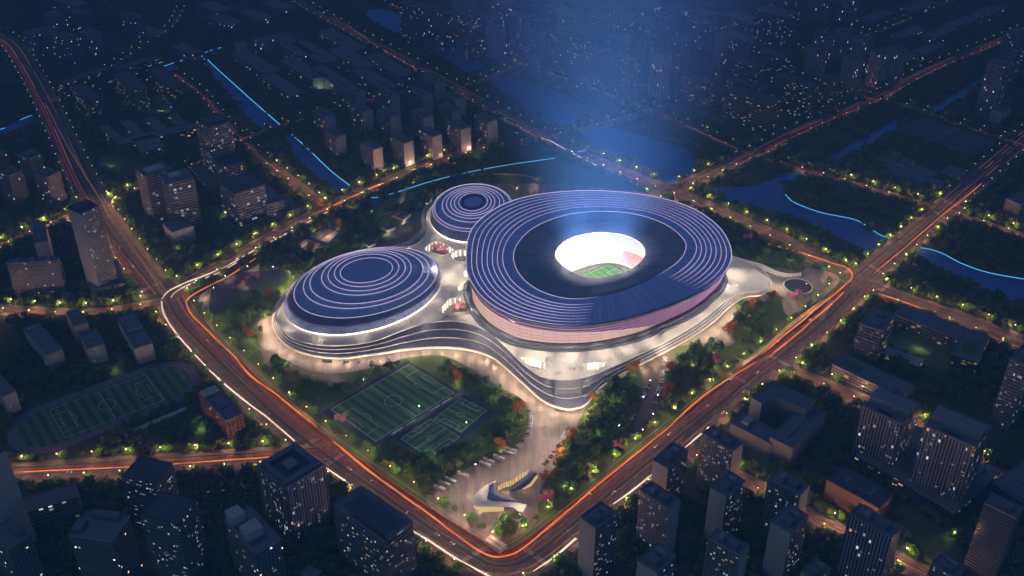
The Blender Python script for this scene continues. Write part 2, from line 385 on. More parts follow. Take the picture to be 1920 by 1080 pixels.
ROADS = [  # centre line in the photo, width (m), lamps?, name of the road in labels
 ([(-20, 60), (25, 88), (85, 190), (150, 330), (215, 440), (300, 550)], 38, 'north-west avenue'),
 ([(318, 562), (345, 605), (430, 690), (530, 785), (640, 868), (770, 960), (870, 1025), (935, 1058), (1000, 1035), (1110, 948), (1200, 875), (1300, 792), (1400, 712), (1480, 650), (1550, 592), (1605, 535)], 42, 'ring road'),
 ([(1605, 535), (1660, 488), (1740, 420), (1790, 376), (1860, 315), (1935, 250)], 34, 'north-east avenue'),
 ([(1605, 528), (1700, 566), (1800, 600), (1940, 655)], 34, 'east avenue'),
 ([(1605, 528), (1540, 490), (1460, 448), (1380, 412), (1300, 376), (1200, 338), (1110, 300), (1030, 265), (950, 222), (860, 170), (740, 105), (640, 52), (540, -5)], 28, 'canal-side avenue'),
 ([(318, 558), (350, 535), (430, 492), (540, 430), (660, 370), (760, 328), (860, 292), (940, 272), (1010, 262)], 26, 'park road'),
 ([(1010, 262), (1080, 247), (1140, 232), (1200, 214), (1260, 196)], 16, 'lake bridge road'),
 ([(212, 378), (260, 356), (320, 332), (385, 300), (440, 268), (520, 240), (600, 215), (680, 192), (760, 172)], 15, 'housing street'),
 ([(325, 140), (380, 180), (430, 240), (500, 305), (560, 350), (610, 392)], 15, 'canal street'),
 ([(730, 8), (790, 38), (850, 66), (960, 115), (1090, 162), (1200, 202), (1290, 240), (1360, 272), (1430, 298), (1550, 332), (1680, 370), (1780, 400), (1940, 450)], 18, 'lakeside road'),
 ([(860, 168), (920, 145), (985, 120), (1060, 95)], 13, 'north street'),
 ([(1225, 372), (1300, 342), (1360, 315), (1430, 283), (1520, 238), (1640, 188), (1740, 135), (1880, 76), (1960, 40)], 26, 'river road'),
 ([(1590, 178), (1640, 188), (1700, 200), (1780, 230), (1880, 262), (1960, 285)], 18, 'east street'),
 ([(1500, 95), (1580, 85), (1660, 55), (1740, 22), (1800, -10)], 16, 'far street'),
 ([(92, 192), (150, 165), (210, 128), (260, 95), (320, 55), (340, 20)], 14, 'side street'),
 ([(-30, 480), (60, 438), (130, 408), (212, 378)], 18, 'west street'),
 ([(318, 565), (250, 578), (180, 588), (100, 588), (-30, 578)], 18, 'west lane'),
 ([(-30, 893), (100, 885), (300, 872), (500, 860), (620, 850)], 28, 'south-west road'),
 ([(1440, 682), (1520, 712), (1640, 762), (1730, 805), (1830, 868), (1960, 940)], 20, 'school road'),
 ([(1270, 826), (1330, 868), (1420, 915), (1530, 975), (1650, 1035), (1760, 1090)], 17, 'housing lane'),
]
road_mb = MB(); verge_mb = MB(); mark_mb = MB(); rl = []
for k, (px, w, nm) in enumerate(ROADS):
    c = line_w(px, 0, True, 8.0); rl.append((c, w, nm))
for k, (c, w, nm) in enumerate(rl):
    paint_line(c, w+6, 2)
    mb = MB(); ribbon(mb, c, w+5, .06+.004*k, 0, .06); tag(mb.build('pavement', M_['paving']), kind='structure')
for k, (c, w, nm) in enumerate(rl):
    mb = MB(); ribbon(mb, c, w, .20+.012*k, 0); o = mb.build('road', M_['asphalt']); tag(o, kind='structure')
    z = .50
    mk = MB()
    if w >= 26:
        for off in (-w*.08, w*.30):            # planted verges between the carriageways
            m2 = MB(); ribbon(m2, offset(c, off)[2:-2], w*.055, z+.06, 0, .1); tag(m2.build('verge', M_['verge']), kind='structure')
        offs = [-.46, -.38, -.30, -.22, -.14, .0, .08, .16, .24, .36, .46]
    else: offs = [-.44, -.2, 0, .2, .44]
    for o_ in offs:
        P = resample(offset(c, w*o_), 6.0); solid = abs(o_) > .4 or o_ == 0
        for i in range(0, len(P)-1, 1 if solid else 3):
            a = offset(P[i:i+2], .14); b = offset(P[i:i+2], -.14)
            mk.face([(b[0][0], b[0][1], z), (b[1][0], b[1][1], z), (a[1][0], a[1][1], z), (a[0][0], a[0][1], z)])
    tag(mk.build('road_marking', M_['marking']), kind='structure')
# zebra crossings (pale bands over the road), by their two ends in the photo
cross = [((545, 855), (595, 822)), ((612, 873), (643, 852)), ((868, 1052), (925, 1020)), ((985, 1030), (1030, 1062)), ((1405, 722), (1365, 700)), ((1445, 668), (1485, 690)),
         ((1583, 514), (1604, 496)), ((1652, 545), (1672, 530)), ((1628, 496), (1652, 512)), ((262, 548), (298, 532)), ((322, 520), (345, 545)), ((300, 575), (308, 600)), ((60, 88), (20, 92)), ((62, 190), (100, 180)),
         ((1750, 395), (1775, 412)), ((1765, 372), (1800, 390)), ((1407, 292), (1430, 305)), ((1035, 250), (1045, 262)), ((205, 385), (240, 370))]
mk = MB()
for a, b in cross:
    A = G(*a); B = G(*b); n = int(math.dist(A, B)/1.5); d = ((B[0]-A[0])/math.dist(A, B), (B[1]-A[1])/math.dist(A, B)); q = (-d[1]*2.4, d[0]*2.4)
    for i in range(n):
        p = (A[0]+d[0]*i*1.5, A[1]+d[1]*i*1.5); r = (p[0]+d[0]*.85, p[1]+d[1]*.85)
        mk.face([(p[0]-q[0], p[1]-q[1], .515), (r[0]-q[0], r[1]-q[1], .515), (r[0]+q[0], r[1]+q[1], .515), (p[0]+q[0], p[1]+q[1], .515)])
tag(mk.build('road_marking', M_['marking']), kind='structure')

# ---------------------------------------------------------------- the stadium block: lawn, plaza, paths
site = catmull(GL([(352, 560), (400, 530), (540, 462), (690, 392), (830, 332), (1000, 290), (1090, 312), (1250, 378), (1380, 436), (1500, 488), (1588, 512), (1590, 530), (1520, 588), (1400, 688), (1250, 808), (1100, 928), (985, 1018), (935, 1035), (880, 1012), (780, 938), (640, 828), (520, 732), (400, 622), (356, 580)]), True, 3)
sheet('lawn', site, .30, M_['lawn'], code=5)
plaza = catmull(GL([(483, 640), (490, 590), (530, 560), (600, 500), (740, 460), (780, 400), (850, 350), (960, 345), (1100, 350), (1290, 380), (1380, 470), (1440, 500), (1530, 505), (1572, 520), (1555, 548), (1480, 592), (1462, 560), (1420, 575), (1380, 640), (1350, 650), (1270, 650), (1205, 690), (1180, 700), (1120, 740), (1085, 790), (1075, 830), (1030, 890), (1010, 930), (1005, 980), (960, 1012), (930, 1022), (880, 1002), (800, 942), (830, 905), (900, 868), (962, 845), (990, 800), (985, 755), (930, 722), (880, 690), (830, 668), (760, 672), (690, 692), (600, 700), (520, 668)]), True, 5)
PLAZA_Z = .42
sheet('plaza', plaza, PLAZA_Z, M_['plaza'], code=5)
# sunken dark plaza at the west corner, car park strips, paths
for nm, px, mt, z in [
    ('path', [(372, 560), (410, 532), (470, 505), (500, 490), (545, 512), (600, 518), (545, 506), (500, 508), (440, 515), (402, 540), (392, 575), (402, 620), (385, 600)], 'path', .44),
    ('paved_court', [(396, 548), (412, 528), (450, 512), (500, 510), (538, 515), (520, 530), (470, 545), (430, 565), (405, 590)], 'roof_dark', .47),
    ('car_park', [(495, 655), (560, 690), (640, 706), (640, 728), (560, 712), (505, 690)], 'asphalt', .46),
    ('car_park', [(1205, 690), (1235, 660), (1262, 655), (1258, 700), (1240, 760), (1215, 800), (1185, 820), (1160, 850), (1150, 838), (1190, 790), (1205, 740)], 'asphalt', .46),
    ('car_park', [(1300, 640), (1350, 590), (1395, 556), (1412, 560), (1380, 610), (1345, 648)], 'paving', .47),
    ('paved_court', [(740, 470), (800, 418), (808, 400), (840, 360), (790, 380), (740, 425), (700, 468)], 'roof_dark', .46)]:
    sheet(nm, catmull(GL(px), True, 4), z, M_[mt], code=5)
for px, w in [([(740, 395), (752, 372), (770, 345), (800, 332), (870, 328), (940, 327), (985, 330), (1008, 338)], 5.5), ([(672, 388), (674, 400), (676, 412)], 5), ([(690, 396), (715, 402), (735, 398), (742, 388), (748, 380)], 4), ([(580, 490), (590, 470), (610, 455)], 4), ([(1330, 478), (1400, 505), (1460, 520), (1500, 522)], 6),
              ([(1540, 600), (1555, 560), (1480, 612), (1430, 660), (1380, 690)], 5)]:
    c = line_w(px, 0, True, 5); mb = MB(); ribbon(mb, c, w, .50); tag(mb.build('path', M_['path']), kind='structure')
# small paved sports courts in the north-west garden
cb = MB(); flat_poly(cb, GL([(552, 462), (600, 424), (640, 428), (640, 446), (585, 470)]), .52); tag(cb.build('paved_court', M_['navy']), kind='structure')
cq = MB()
for q in ([(580, 445), (607, 427), (626, 432), (599, 450)], [(600, 451), (627, 433), (634, 436), (616, 456)], [(556, 461), (574, 449), (586, 451), (567, 465)], [(577, 468), (593, 455), (601, 458), (590, 470)]):
    flat_poly(cq, GL(q), .56)
tag(cq.build('paved_court', M_['path']), kind='structure')
# park pieces of the block where trees may stand again (code 1 = park planting)
PARKS = [
 [(440, 590), (480, 560), (540, 545), (525, 570), (498, 600), (482, 650), (440, 648), (412, 612)],
 [(480, 505), (520, 462), (560, 470), (620, 475), (560, 520), (520, 505)],
 [(540, 448), (600, 412), (650, 392), (668, 410), (720, 440), (700, 462), (640, 470), (645, 425), (600, 420), (555, 455)],
 [(680, 395), (735, 405), (800, 360), (860, 335), (1000, 335), (1040, 345), (900, 345), (800, 385), (760, 400), (740, 415), (690, 425)],
 [(770, 325), (870, 296), (980, 290), (1020, 296), (880, 322), (790, 345)],
 [(495, 670), (560, 706), (640, 734), (700, 700), (765, 672), (765, 684), (610, 768), (560, 735), (520, 705)],
 [(615, 790), (650, 800), (705, 832), (800, 862), (900, 830), (938, 782), (970, 762), (980, 800), (955, 838), (900, 862), (830, 892), (798, 925), (700, 872), (640, 818)],
 [(795, 682), (850, 692), (880, 705), (930, 738), (982, 765), (972, 790), (935, 772), (880, 735)],
 [(1110, 770), (1145, 725), (1190, 700), (1200, 720), (1195, 770), (1165, 810), (1135, 850), (1110, 860), (1085, 880), (1060, 890), (1050, 875), (1085, 830), (1092, 795)],
 [(1262, 700), (1300, 660), (1345, 655), (1345, 700), (1270, 760), (1200, 822), (1110, 900), (1050, 950), (1035, 940), (1060, 900), (1130, 860), (1180, 828), (1230, 790), (1250, 745)],
 [(1370, 620), (1400, 570), (1445, 556), (1468, 578), (1450, 605), (1412, 645), (1385, 645)],
 [(1375, 450), (1400, 460), (1440, 478), (1480, 492), (1500, 508), (1440, 502), (1375, 488)],
 [(930, 985), (955, 975), (975, 990), (965, 1005), (940, 1003)],
]
for p in PARKS: paint(GL(p), 1)
for c, w, nm in rl: paint_line(c, w+5, 2)

# ================================================================ CAR LIGHT TRAILS (glowing ribbons along lanes) and light strips on banks
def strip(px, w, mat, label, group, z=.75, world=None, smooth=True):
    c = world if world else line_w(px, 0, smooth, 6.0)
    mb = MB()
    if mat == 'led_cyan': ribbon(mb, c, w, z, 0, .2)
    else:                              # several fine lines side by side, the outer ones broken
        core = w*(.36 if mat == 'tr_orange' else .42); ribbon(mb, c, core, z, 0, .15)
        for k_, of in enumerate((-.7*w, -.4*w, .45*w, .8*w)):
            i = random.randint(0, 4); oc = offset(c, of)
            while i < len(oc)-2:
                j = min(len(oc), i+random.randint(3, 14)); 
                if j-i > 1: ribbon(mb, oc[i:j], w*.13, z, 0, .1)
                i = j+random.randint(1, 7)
    o = mb.build('light_trail_or_strip', M_[mat]); tag(o, label, 'light strip', group)
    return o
OR = [([(595, 802), (555, 770), (520, 742), (470, 705), (440, 670), (400, 632), (362, 594), (350, 572), (354, 560), (380, 543), (430, 518), (480, 485)], 1.5, 'orange light trail round the inner bend of the ring road by the garden'),
      ([(625, 828), (700, 890), (800, 962), (880, 1022), (918, 1043), (950, 1043), (990, 1022), (1100, 928), (1180, 862), (1250, 806)], 1.7, 'longest orange light trail, round the bottom corner of the ring road'),
      ([(1250, 806), (1320, 742), (1400, 690), (1415, 680)], 1.5, 'orange light trail beside the ring road under the blossom tree'),
      ([(1428, 665), (1480, 622), (1540, 572), (1588, 532), (1598, 518), (1590, 505), (1560, 494), (1500, 474), (1440, 458)], 1.9, 'orange light trail turning the east corner of the ring road'),
      ([(1440, 672), (1500, 622), (1560, 570), (1582, 548)], 1.6, 'second orange light trail beside the east bend'),
      ([(640, 378), (665, 368), (690, 356), (720, 344)], 1.3, 'short orange light trail on the park road by the canal'),
      ([(750, 340), (790, 325), (830, 312), (868, 303)], 1.3, 'orange light trail on the park road below the towers'),
      ([(590, 402), (615, 391), (640, 380)], 1.3, 'short orange light trail by the round garden'),
      ([(1635, 548), (1680, 562), (1730, 580)], 1.3, 'orange light trail leaving the east crossing'),
      ([(1640, 512), (1700, 462), (1760, 410), (1800, 378), (1840, 345)], .9, 'orange light trail up the north-east avenue'),
      ([(20, 887), (120, 882), (250, 876), (420, 864), (510, 858)], 1.1, 'orange light trail along the south-west road')]
for px, w, lb in OR: strip(px, w*.72, 'tr_orange', lb, 'orange car light trails along the roads')
WH = [([(303, 565), (308, 590), (330, 625), (365, 665), (400, 702), (450, 745), (500, 783), (552, 828)], 1.5, 'white light trail on the outer west side of the ring road'),
      ([(303, 562), (315, 548), (345, 532), (385, 517), (430, 497), (480, 468), (520, 448), (560, 427), (600, 405), (640, 388)], 1.2, 'white light trail along the outer side of the park road'),
      ([(320, 560), (330, 548), (360, 532), (410, 512), (450, 490)], 1.1, 'short white light trail inside the west bend'),
      ([(612, 878), (635, 894), (660, 911)], 1.6, 'short white light trail between two towers at the crossing'),
      ([(765, 992), (800, 1012), (850, 1045), (900, 1072), (925, 1085)], 1.6, 'white light trail at the bottom corner of the ring road'),
      ([(1000, 1072), (1040, 1045), (1080, 1010)], 1.6, 'white light trail right of the bottom corner'),
      ([(1150, 946), (1180, 925), (1225, 888)], 1.5, 'white light trail behind the dark towers'),
      ([(1285, 840), (1310, 818), (1330, 803)], 1.4, 'short white light trail by the school crossing'),
      ([(85, 195), (120, 262), (160, 330), (200, 390), (240, 448), (280, 510), (308, 555)], .8, 'long white light trail down the north-west avenue'),
      ([(190, 365), (215, 410), (250, 468), (285, 520), (312, 566)], .8, 'inner white light trail down the north-west avenue'),
      ([(575, 0), (640, 40), (700, 82), (780, 130), (860, 178), (930, 218), (985, 245), (1015, 260)], .9, 'long pale light trail on the canal-side avenue'),
      ([(1005, 262), (1025, 262), (1050, 275), (1100, 302), (1160, 330), (1215, 355)], 1.0, 'pale light trail curving behind the stadium'),
      ([(1622, 518), (1660, 485), (1720, 436), (1780, 382), (1820, 345)], .8, 'pale light trail up the north-east avenue'),
      ([(1295, 352), (1380, 312), (1440, 285), (1500, 258), (1600, 212)], .6, 'pale light trail on the river road'),
      ([(330, 928), (400, 922), (470, 916)], .9, 'pale light trail between the tower blocks'),
      ([(1480, 712), (1560, 742), (1610, 765)], .6, 'pale light trail on the school road'),
      ([(1500, 960), (1540, 980), (1570, 998)], .5, 'pale light trail between towers on the housing lane'),
      ([(1832, 875), (1880, 902), (1925, 928)], .6, 'pale light trail by the flat roofs'),
      ([(1617, 524), (1640, 531), (1662, 541)], .8, 'short pale light trail in the east crossing'),
      ([(680, 367), (700, 359), (725, 350)], .9, 'short pale light trail on the park road'), ([(790, 332), (840, 318), (866, 308)], .9, 'pale light trail below the blocks by the park')]
for px, w, lb in WH: strip(px, w*.75, 'tr_white' if w > .9 else 'tr_dim', lb, 'white car light trails along the roads')
ring = rl[1][0]
for off, a, b, lb in [(14, 6, 999, 'inner red light trail on the ring road'), (9.5, 3, 999, 'second red light trail on the ring road'), (4.5, 8, 120, 'third red light trail, on the west side of the ring road'), (11.5, 20, 90, 'short red light trail on the ring road')]:
    strip(None, .75, 'tr_red', lb, 'red car light trails along the ring road', .62, offset(ring, off)[a:b])
for k, off, lb in [(0, -10, 'red light strip down the north-west avenue'), (0, -6, 'second red light strip down the north-west avenue'), (4, 9, 'red light trail on the canal-side avenue'), (5, -8, 'red light trail on the park road'), (3, -8, 'red light trail on the east avenue'), (8, 1, 'red light trail on the canal street'), (11, -4, 'red light trail on the river road'), (17, 5, 'red light trail on the south-west road'), (16, 2, 'red light trail on the west lane'), (9, 2, 'red light trail on the lakeside road'), (12, 2, 'red light trail on the east street'), (18, -3, 'red light trail on the school road'), (19, 2, 'red light trail on the housing lane'), (15, 2, 'red light trail on the west street'), (7, 1, 'red light trail on the housing street')]:
    strip(None, .8, 'tr_red', lb, 'red car light trails along the streets', .62, offset(rl[k][0], off))
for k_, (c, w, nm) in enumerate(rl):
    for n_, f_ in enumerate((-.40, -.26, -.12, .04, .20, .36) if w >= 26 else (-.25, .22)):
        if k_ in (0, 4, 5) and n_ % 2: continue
        mb = MB(); oc = offset(c, w*f_+random.uniform(-.5, .5)); i = 0; wd = [.015]*len(oc)      # one car light trail that thins to almost nothing and swells again
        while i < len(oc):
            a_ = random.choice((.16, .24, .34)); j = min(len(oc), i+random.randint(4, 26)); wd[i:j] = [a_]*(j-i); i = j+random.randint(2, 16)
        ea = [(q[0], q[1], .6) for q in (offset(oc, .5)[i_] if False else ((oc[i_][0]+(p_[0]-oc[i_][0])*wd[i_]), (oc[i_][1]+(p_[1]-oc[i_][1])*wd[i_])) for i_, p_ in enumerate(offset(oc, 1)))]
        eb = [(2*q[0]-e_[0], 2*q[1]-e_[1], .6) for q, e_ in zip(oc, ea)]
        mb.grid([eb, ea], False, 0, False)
        if mb.v: tag(mb.build('light_trail_or_strip', M_['tr_dim' if n_ % 3 else 'tr_red']), 'faint broken light trail in the lanes of the '+nm, 'light strip', 'faint broken light trails of the '+nm)
CY = [([(390, 112), (395, 118), (430, 150), (480, 195), (527, 236)], 'blue light strip on the far canal bank'),
      ([(547, 252), (580, 282), (622, 322), (657, 349)], 'blue light strip on the near canal bank'),
      ([(688, 369), (705, 371), (740, 362), (800, 343), (870, 325), (950, 310), (1040, 297)], 'blue light strip along the park pool'),
      ([(1473, 365), (1482, 375), (1500, 385), (1540, 399), (1580, 407), (1605, 413), (1630, 427), (1650, 441), (1670, 447)], 'blue light strip round the wooded island'),
      ([(1725, 465), (1745, 468), (1770, 477), (1800, 493), (1840, 508), (1880, 517), (1930, 525)], 'blue light strip on the eastern river bank'),
      ([(305, 125), (326, 118)], 'short blue light strip by the housing slabs'), ([(337, 115), (398, 94)], 'blue light strip crossing the north canal'), ([(409, 91), (415, 89)], 'tiny blue light strip past the north canal'),
      ([(205, 161), (220, 155)], 'tiny blue light strip between the housing slabs'), ([(38, 225), (60, 216)], 'short blue light strip at the left edge'), ([(-6, 245), (10, 240)], 'blue light strip cut by the left edge'), ([(605, 25), (611, 21), (613, 17)], 'tiny blue light strip by the far avenue'), ([(1083, 285), (1095, 283), (1105, 277)], 'small blue light strip by the lake corner')]
for px, lb in CY: strip(px, 1.5, 'led_cyan', lb, 'blue light strips on the banks', .5)
# ================================================================ PODIUM DECK
DZ, MZ = 9.0, 3.6
pairs = [((520, 592), (511, 597)), ((527, 615), (517, 625)), ((548, 634), (540, 650)), ((590, 646), (585, 666)), ((640, 648), (640, 671)), ((700, 640), (700, 664)),
 ((755, 620), (765, 655)), ((800, 606), (820, 651)), ((850, 602), (875, 655)), ((890, 610), (918, 668)), ((920, 626), (950, 692)), ((950, 652), (985, 724)), ((980, 682), (1015, 750)),
 ((1015, 706), (1045, 764)), ((1060, 713), (1072, 768)), ((1105, 706), (1100, 758)), ((1150, 688), (1127, 726)), ((1200, 664), (1180, 694)), ((1250, 640), (1242, 663)), ((1300, 612), (1298, 632)),
 ((1335, 586), (1341, 602)), ((1362, 563), (1371, 573)), ((1395, 549), (1398, 556)), ((1428, 545), (1430, 551)), ((1440, 530), (1447, 532)), ((1420, 505), (1426, 503)), ((1385, 490), (1388, 486)),
 ((1340, 470), (1345, 462)), ((1290, 420), (1296, 412)), ((1200, 395), (1204, 386)), ((1100, 392), (1100, 383)), ((1000, 400), (996, 392)), ((960, 385), (966, 380)), ((930, 368), (934, 362)), ((885, 360), (885, 353)),
 ((835, 370), (830, 364)), ((805, 392), (797, 390)), ((799, 412), (791, 412)), ((800, 432), (793, 430)), ((790, 450), (778, 448)), ((765, 464), (750, 458)), ((730, 472), (722, 466)), ((660, 482), (656, 476)), ((590, 510), (584, 505)), ((540, 555), (531, 553))]
up = catmull(GL([a for a, b in pairs], DZ), True, 8); lo = catmull(GL([b for a, b in pairs], MZ), True, 8)
gr = catmull(GL([b for a, b in pairs], 0), True, 8)
def inset(loop, d):
    P = np.array(loop); T = np.roll(P, -1, 0)-np.roll(P, 1, 0); T /= np.linalg.norm(T, axis=1)[:, None]; nn = np.c_[-T[:, 1], T[:, 0]]
    area = .5*np.sum(P[:, 0]*np.roll(P[:, 1], -1)-P[:, 1]*np.roll(P[:, 0], -1))
    return [tuple(p) for p in P+nn*d*(1 if area > 0 else -1)]
holes_px = [[(795, 467), (814, 454), (826, 454), (846, 464), (850, 470), (832, 479), (812, 474)], [(846, 478), (855, 470), (875, 469), (888, 478), (884, 490), (860, 491), (850, 486)],
            [(870, 512), (876, 508), (886, 514), (884, 522), (873, 521)], [(858, 541), (866, 531), (886, 531), (893, 543), (880, 546), (864, 547)],
            [(822, 584), (832, 572), (844, 560), (864, 558), (881, 559), (885, 574), (887, 588), (872, 592), (850, 590), (830, 589)],
            [(977, 672), (984, 671), (1018, 679), (1024, 687), (1017, 694), (1000, 690), (984, 680)], [(1093, 684), (1100, 682), (1132, 680), (1138, 684), (1120, 694), (1103, 695)],
            [(1357, 540), (1362, 533), (1370, 534), (1368, 540), (1359, 544)], [(1374, 534), (1382, 533), (1385, 536), (1377, 537)]]
holes = [catmull(GL(h, DZ), True, 4) for h in holes_px]
podium = empty('podium_deck', (*GL([(960, 640)])[0], 0))
tag(podium, 'pale flowing deck on which the three round halls stand, with oval openings', 'podium')
PX, PY = podium.location.x, podium.location.y
def sh(pts, dz=0.0): return [(p[0]-PX, p[1]-PY, (p[2] if len(p) > 2 else 0)+dz) for p in pts]
# parapet round the deck edge
ed = MB(); u2 = inset(up, .5); u3 = inset(up, -.3)
ed.grid([[(p[0]-PX, p[1]-PY, DZ-.1) for p in u2], [(p[0]-PX, p[1]-PY, DZ+.55) for p in u2], [(p[0]-PX, p[1]-PY, DZ+.55) for p in u3], [(p[0]-PX, p[1]-PY, DZ-.6) for p in u3]], True, 0, False)
ed.build('parapet', M_['white'], podium)
# the dark outer slope, stepped in three curved terraces
sl = MB(); U = np.array(u3); Lo = np.array(lo)
loops = []
for t, dz in ((0, -.6), (.3, -.2), (.31, -.9), (.62, -.25), (.63, -.9), (.97, 0)):
    q = U*(1-t)+Lo*t; z = DZ*(1-t)+MZ*t
    loops.append([(p[0]-PX, p[1]-PY, z+dz) for p in q])
sl.grid(loops, True, 0, False); sl.build('outer_slope', M_['deck_slope'], podium)
for li in (1, 3):
    rb_ = MB(); rb_.tube([(p[0], p[1], p[2]+.25) for p in loops[li]], .4, 5, closed=True); rb_.build('pale_ribbon', M_['white'], podium)
rim = MB(); l1 = inset(lo, 1.2); l2 = inset(lo, -.5)
rim.grid([[(p[0]-PX, p[1]-PY, MZ+.2) for p in l1], [(p[0]-PX, p[1]-PY, MZ+.5) for p in l1], [(p[0]-PX, p[1]-PY, MZ+.5) for p in l2], [(p[0]-PX, p[1]-PY, MZ-.5) for p in l2], [(p[0]-PX, p[1]-PY, MZ-.6) for p in inset(lo, 4.)]], True, 0, False)
rim.build('edge_beam', M_['soffit'], podium)
# glazed wall glowing under the edge, with pale fins
gw = MB(); w1 = inset(lo, 2.0)
gw.grid([[(p[0]-PX, p[1]-PY, .3) for p in w1], [(p[0]-PX, p[1]-PY, MZ-.6) for p in w1]], True, 0, False); gw.build('glazed_wall', M_['warm_wall'], podium)
# openings: inner walls with tall light fins
for h in holes:
    m = MB(); cx = sum(p[0] for p in h)/len(h); cy = sum(p[1] for p in h)/len(h)
    m.grid([[(p[0]-PX, p[1]-PY, DZ) for p in h], [(p[0]-PX, p[1]-PY, .45) for p in h]], True, 0, True)
    m.build('courtyard_wall', M_['soffit'], podium)
    k = MB(); n = len(h)
    k.grid([[(p[0]-PX, p[1]-PY, DZ-.1) for p in inset(h, -.4)], [(p[0]-PX, p[1]-PY, DZ+.7) for p in inset(h, -.4)], [(p[0]-PX, p[1]-PY, DZ+.7) for p in inset(h, .2)], [(p[0]-PX, p[1]-PY, DZ-.3) for p in inset(h, .2)]], True, 0, False)
    k.build('parapet', M_['white'], podium)
    ins = inset(h, .5); R = resample(ins+[ins[0]], 5.5)
    for p in R[:-1]:
        if p[1] > cy-1:
            f = MB(); f.box((p[0]-PX, p[1]-PY, 4.6), (.7, .7, 7.4)); f.build('light_fin', M_['warm_strip'], podium)
# the great stair at the front tip
st = MB(); A0 = G(1037, 716, DZ); A1 = G(1092, 714, DZ); B0 = G(1042, 772, .5); B1 = G(1090, 770, .5)
ns = 30
for i in range(ns):
    t0, t1 = i/ns, (i+1)/ns; z = DZ+.9-(DZ+.5)*t0
    if 8 <= i < 10 or 18 <= i < 20: z += 0
    a = [A0[k]+(B0[k]-A0[k])*t0 for k in (0, 1)]; b = [A1[k]+(B1[k]-A1[k])*t0 for k in (0, 1)]; c = [A1[k]+(B1[k]-A1[k])*t1 for k in (0, 1)]; d = [A0[k]+(B0[k]-A0[k])*t1 for k in (0, 1)]
    st.prism([(q[0]-PX, q[1]-PY) for q in (a, b, c, d)], z-1.2, z)
st.build('stair', M_['conc'], podium)
for pa, pb in ((A0, B0), (A1, B1)):
    w = MB(); w.tube([(pa[0]-PX, pa[1]-PY, DZ+1.4), (pb[0]-PX, pb[1]-PY, 1.4)], .45, 6); w.build('stair_rail', M_['deck_slope'], podium)
# strips of light let into the slope near the tip
for a, b in (((990, 692), (1033, 720)), ((1092, 716), (1112, 712)), ((1093, 726), (1108, 722)), ((1094, 744), (1104, 740))):
    w = MB(); c = [G(*a, 8.4), G(*b, 7.2)]; w.tube([(c[0][0]-PX, c[0][1]-PY, 8.2), (c[1][0]-PX, c[1][1]-PY, 6.8)], .5, 6); w.build('light_line', M_['soffit'], podium)
# curved parapet walls of the eastern ramp
for px, lbz in (([(1372, 488), (1400, 495), (1430, 502), (1455, 512), (1480, 516), (1502, 513)], 4.5), ([(1360, 532), (1385, 520), (1415, 530), (1440, 545), (1470, 556)], 2.2)):
    c = line_w(px, 3, True, 4); m = MB(); n = len(c)
    a = offset(c, .5); b = offset(c, -.5); H = [lbz+5*(1-i/(n-1)) if lbz > 3 else lbz+4*(1-i/(n-1)) for i in range(n)]
    m.grid([[(p[0]-PX, p[1]-PY, .3) for p in a], [(p[0]-PX, p[1]-PY, H[i]) for i, p in enumerate(a)], [(p[0]-PX, p[1]-PY, H[i]) for i, p in enumerate(b)], [(p[0]-PX, p[1]-PY, .3) for p in b]], False, 0, False)
    m.build('ramp_wall', M_['white'], podium)
# round sunken pool on the eastern forecourt
pool = empty('sunken_court', (*G(1496, 537), 0)); tag(pool, 'round dark sunken court with a pale rim on the eastern forecourt', 'sunken court')
pr = math.dist(G(1471, 537), G(1522, 537))/2
m = MB(); m.lathe((0, 0, 0), [(pr+.9, .3), (pr+.9, .95), (pr, .95), (pr, .5)], 48, 0, False); m.build('rim', M_['white'], pool)
m = MB(); m.lathe((0, 0, 0), [(pr, .5), (.01, .49)], 48, 0, False); m.build('basin', M_['dark'], pool)

# ================================================================ MAIN STADIUM
SC = G(1123, 484, 44)
RZ = 44.0
out_px = [(874, 490), (880, 440), (905, 408), (950, 381), (1010, 365), (1090, 358), (1170, 361), (1240, 372), (1300, 392), (1345, 423), (1368, 458), (1370, 490), (1350, 520), (1310, 548), (1240, 577), (1160, 600), (1080, 610), (1010, 604), (950, 587), (905, 558), (880, 522)]
in_px = [(963, 487), (972, 455), (1005, 425), (1060, 404), (1123, 397), (1190, 402), (1245, 420), (1278, 445), (1286, 466), (1270, 492), (1225, 521), (1160, 548), (1080, 561), (1020, 549), (980, 522)]
mem_px = [(975, 487), (984, 457), (1015, 428), (1065, 408), (1123, 401), (1185, 406), (1238, 424), (1268, 446), (1277, 466), (1262, 489), (1220, 514), (1155, 541), (1080, 553), (1028, 541), (990, 518)]
hole_px = [(1041, 482), (1050, 460), (1080, 443), (1125, 436), (1170, 441), (1200, 455), (1210, 473), (1200, 493), (1175, 508), (1135, 520), (1098, 520), (1063, 505)]
base_px = [(884, 560), (910, 600), (950, 628), (1000, 640), (1070, 644), (1140, 637), (1200, 622), (1260, 597), (1320, 560), (1352, 520)]
A, rO = polar(catmull(GL(out_px, RZ), True, 12), SC)
_, rI = polar(catmull(GL(in_px, RZ+6), True, 12), SC); _, rM = polar(catmull(GL(mem_px, RZ+5), True, 12), SC); _, rH = polar(catmull(GL(hole_px, RZ), True, 12), SC)
bw_ = GL(base_px, 14); tb = np.array([math.atan2(p[1]-SC[1], p[0]-SC[0]) for p in bw_]); rb = np.array([math.dist(p, SC) for p in bw_])
rat = rb/np.interp(tb, A, rO); o_ = np.argsort(tb); tb, rat = tb[o_], rat[o_]
ratio = np.interp(A, np.r_[-math.pi-1.2, tb, tb[-1]+.6, math.pi+1], np.r_[.87, rat, .87, .87])
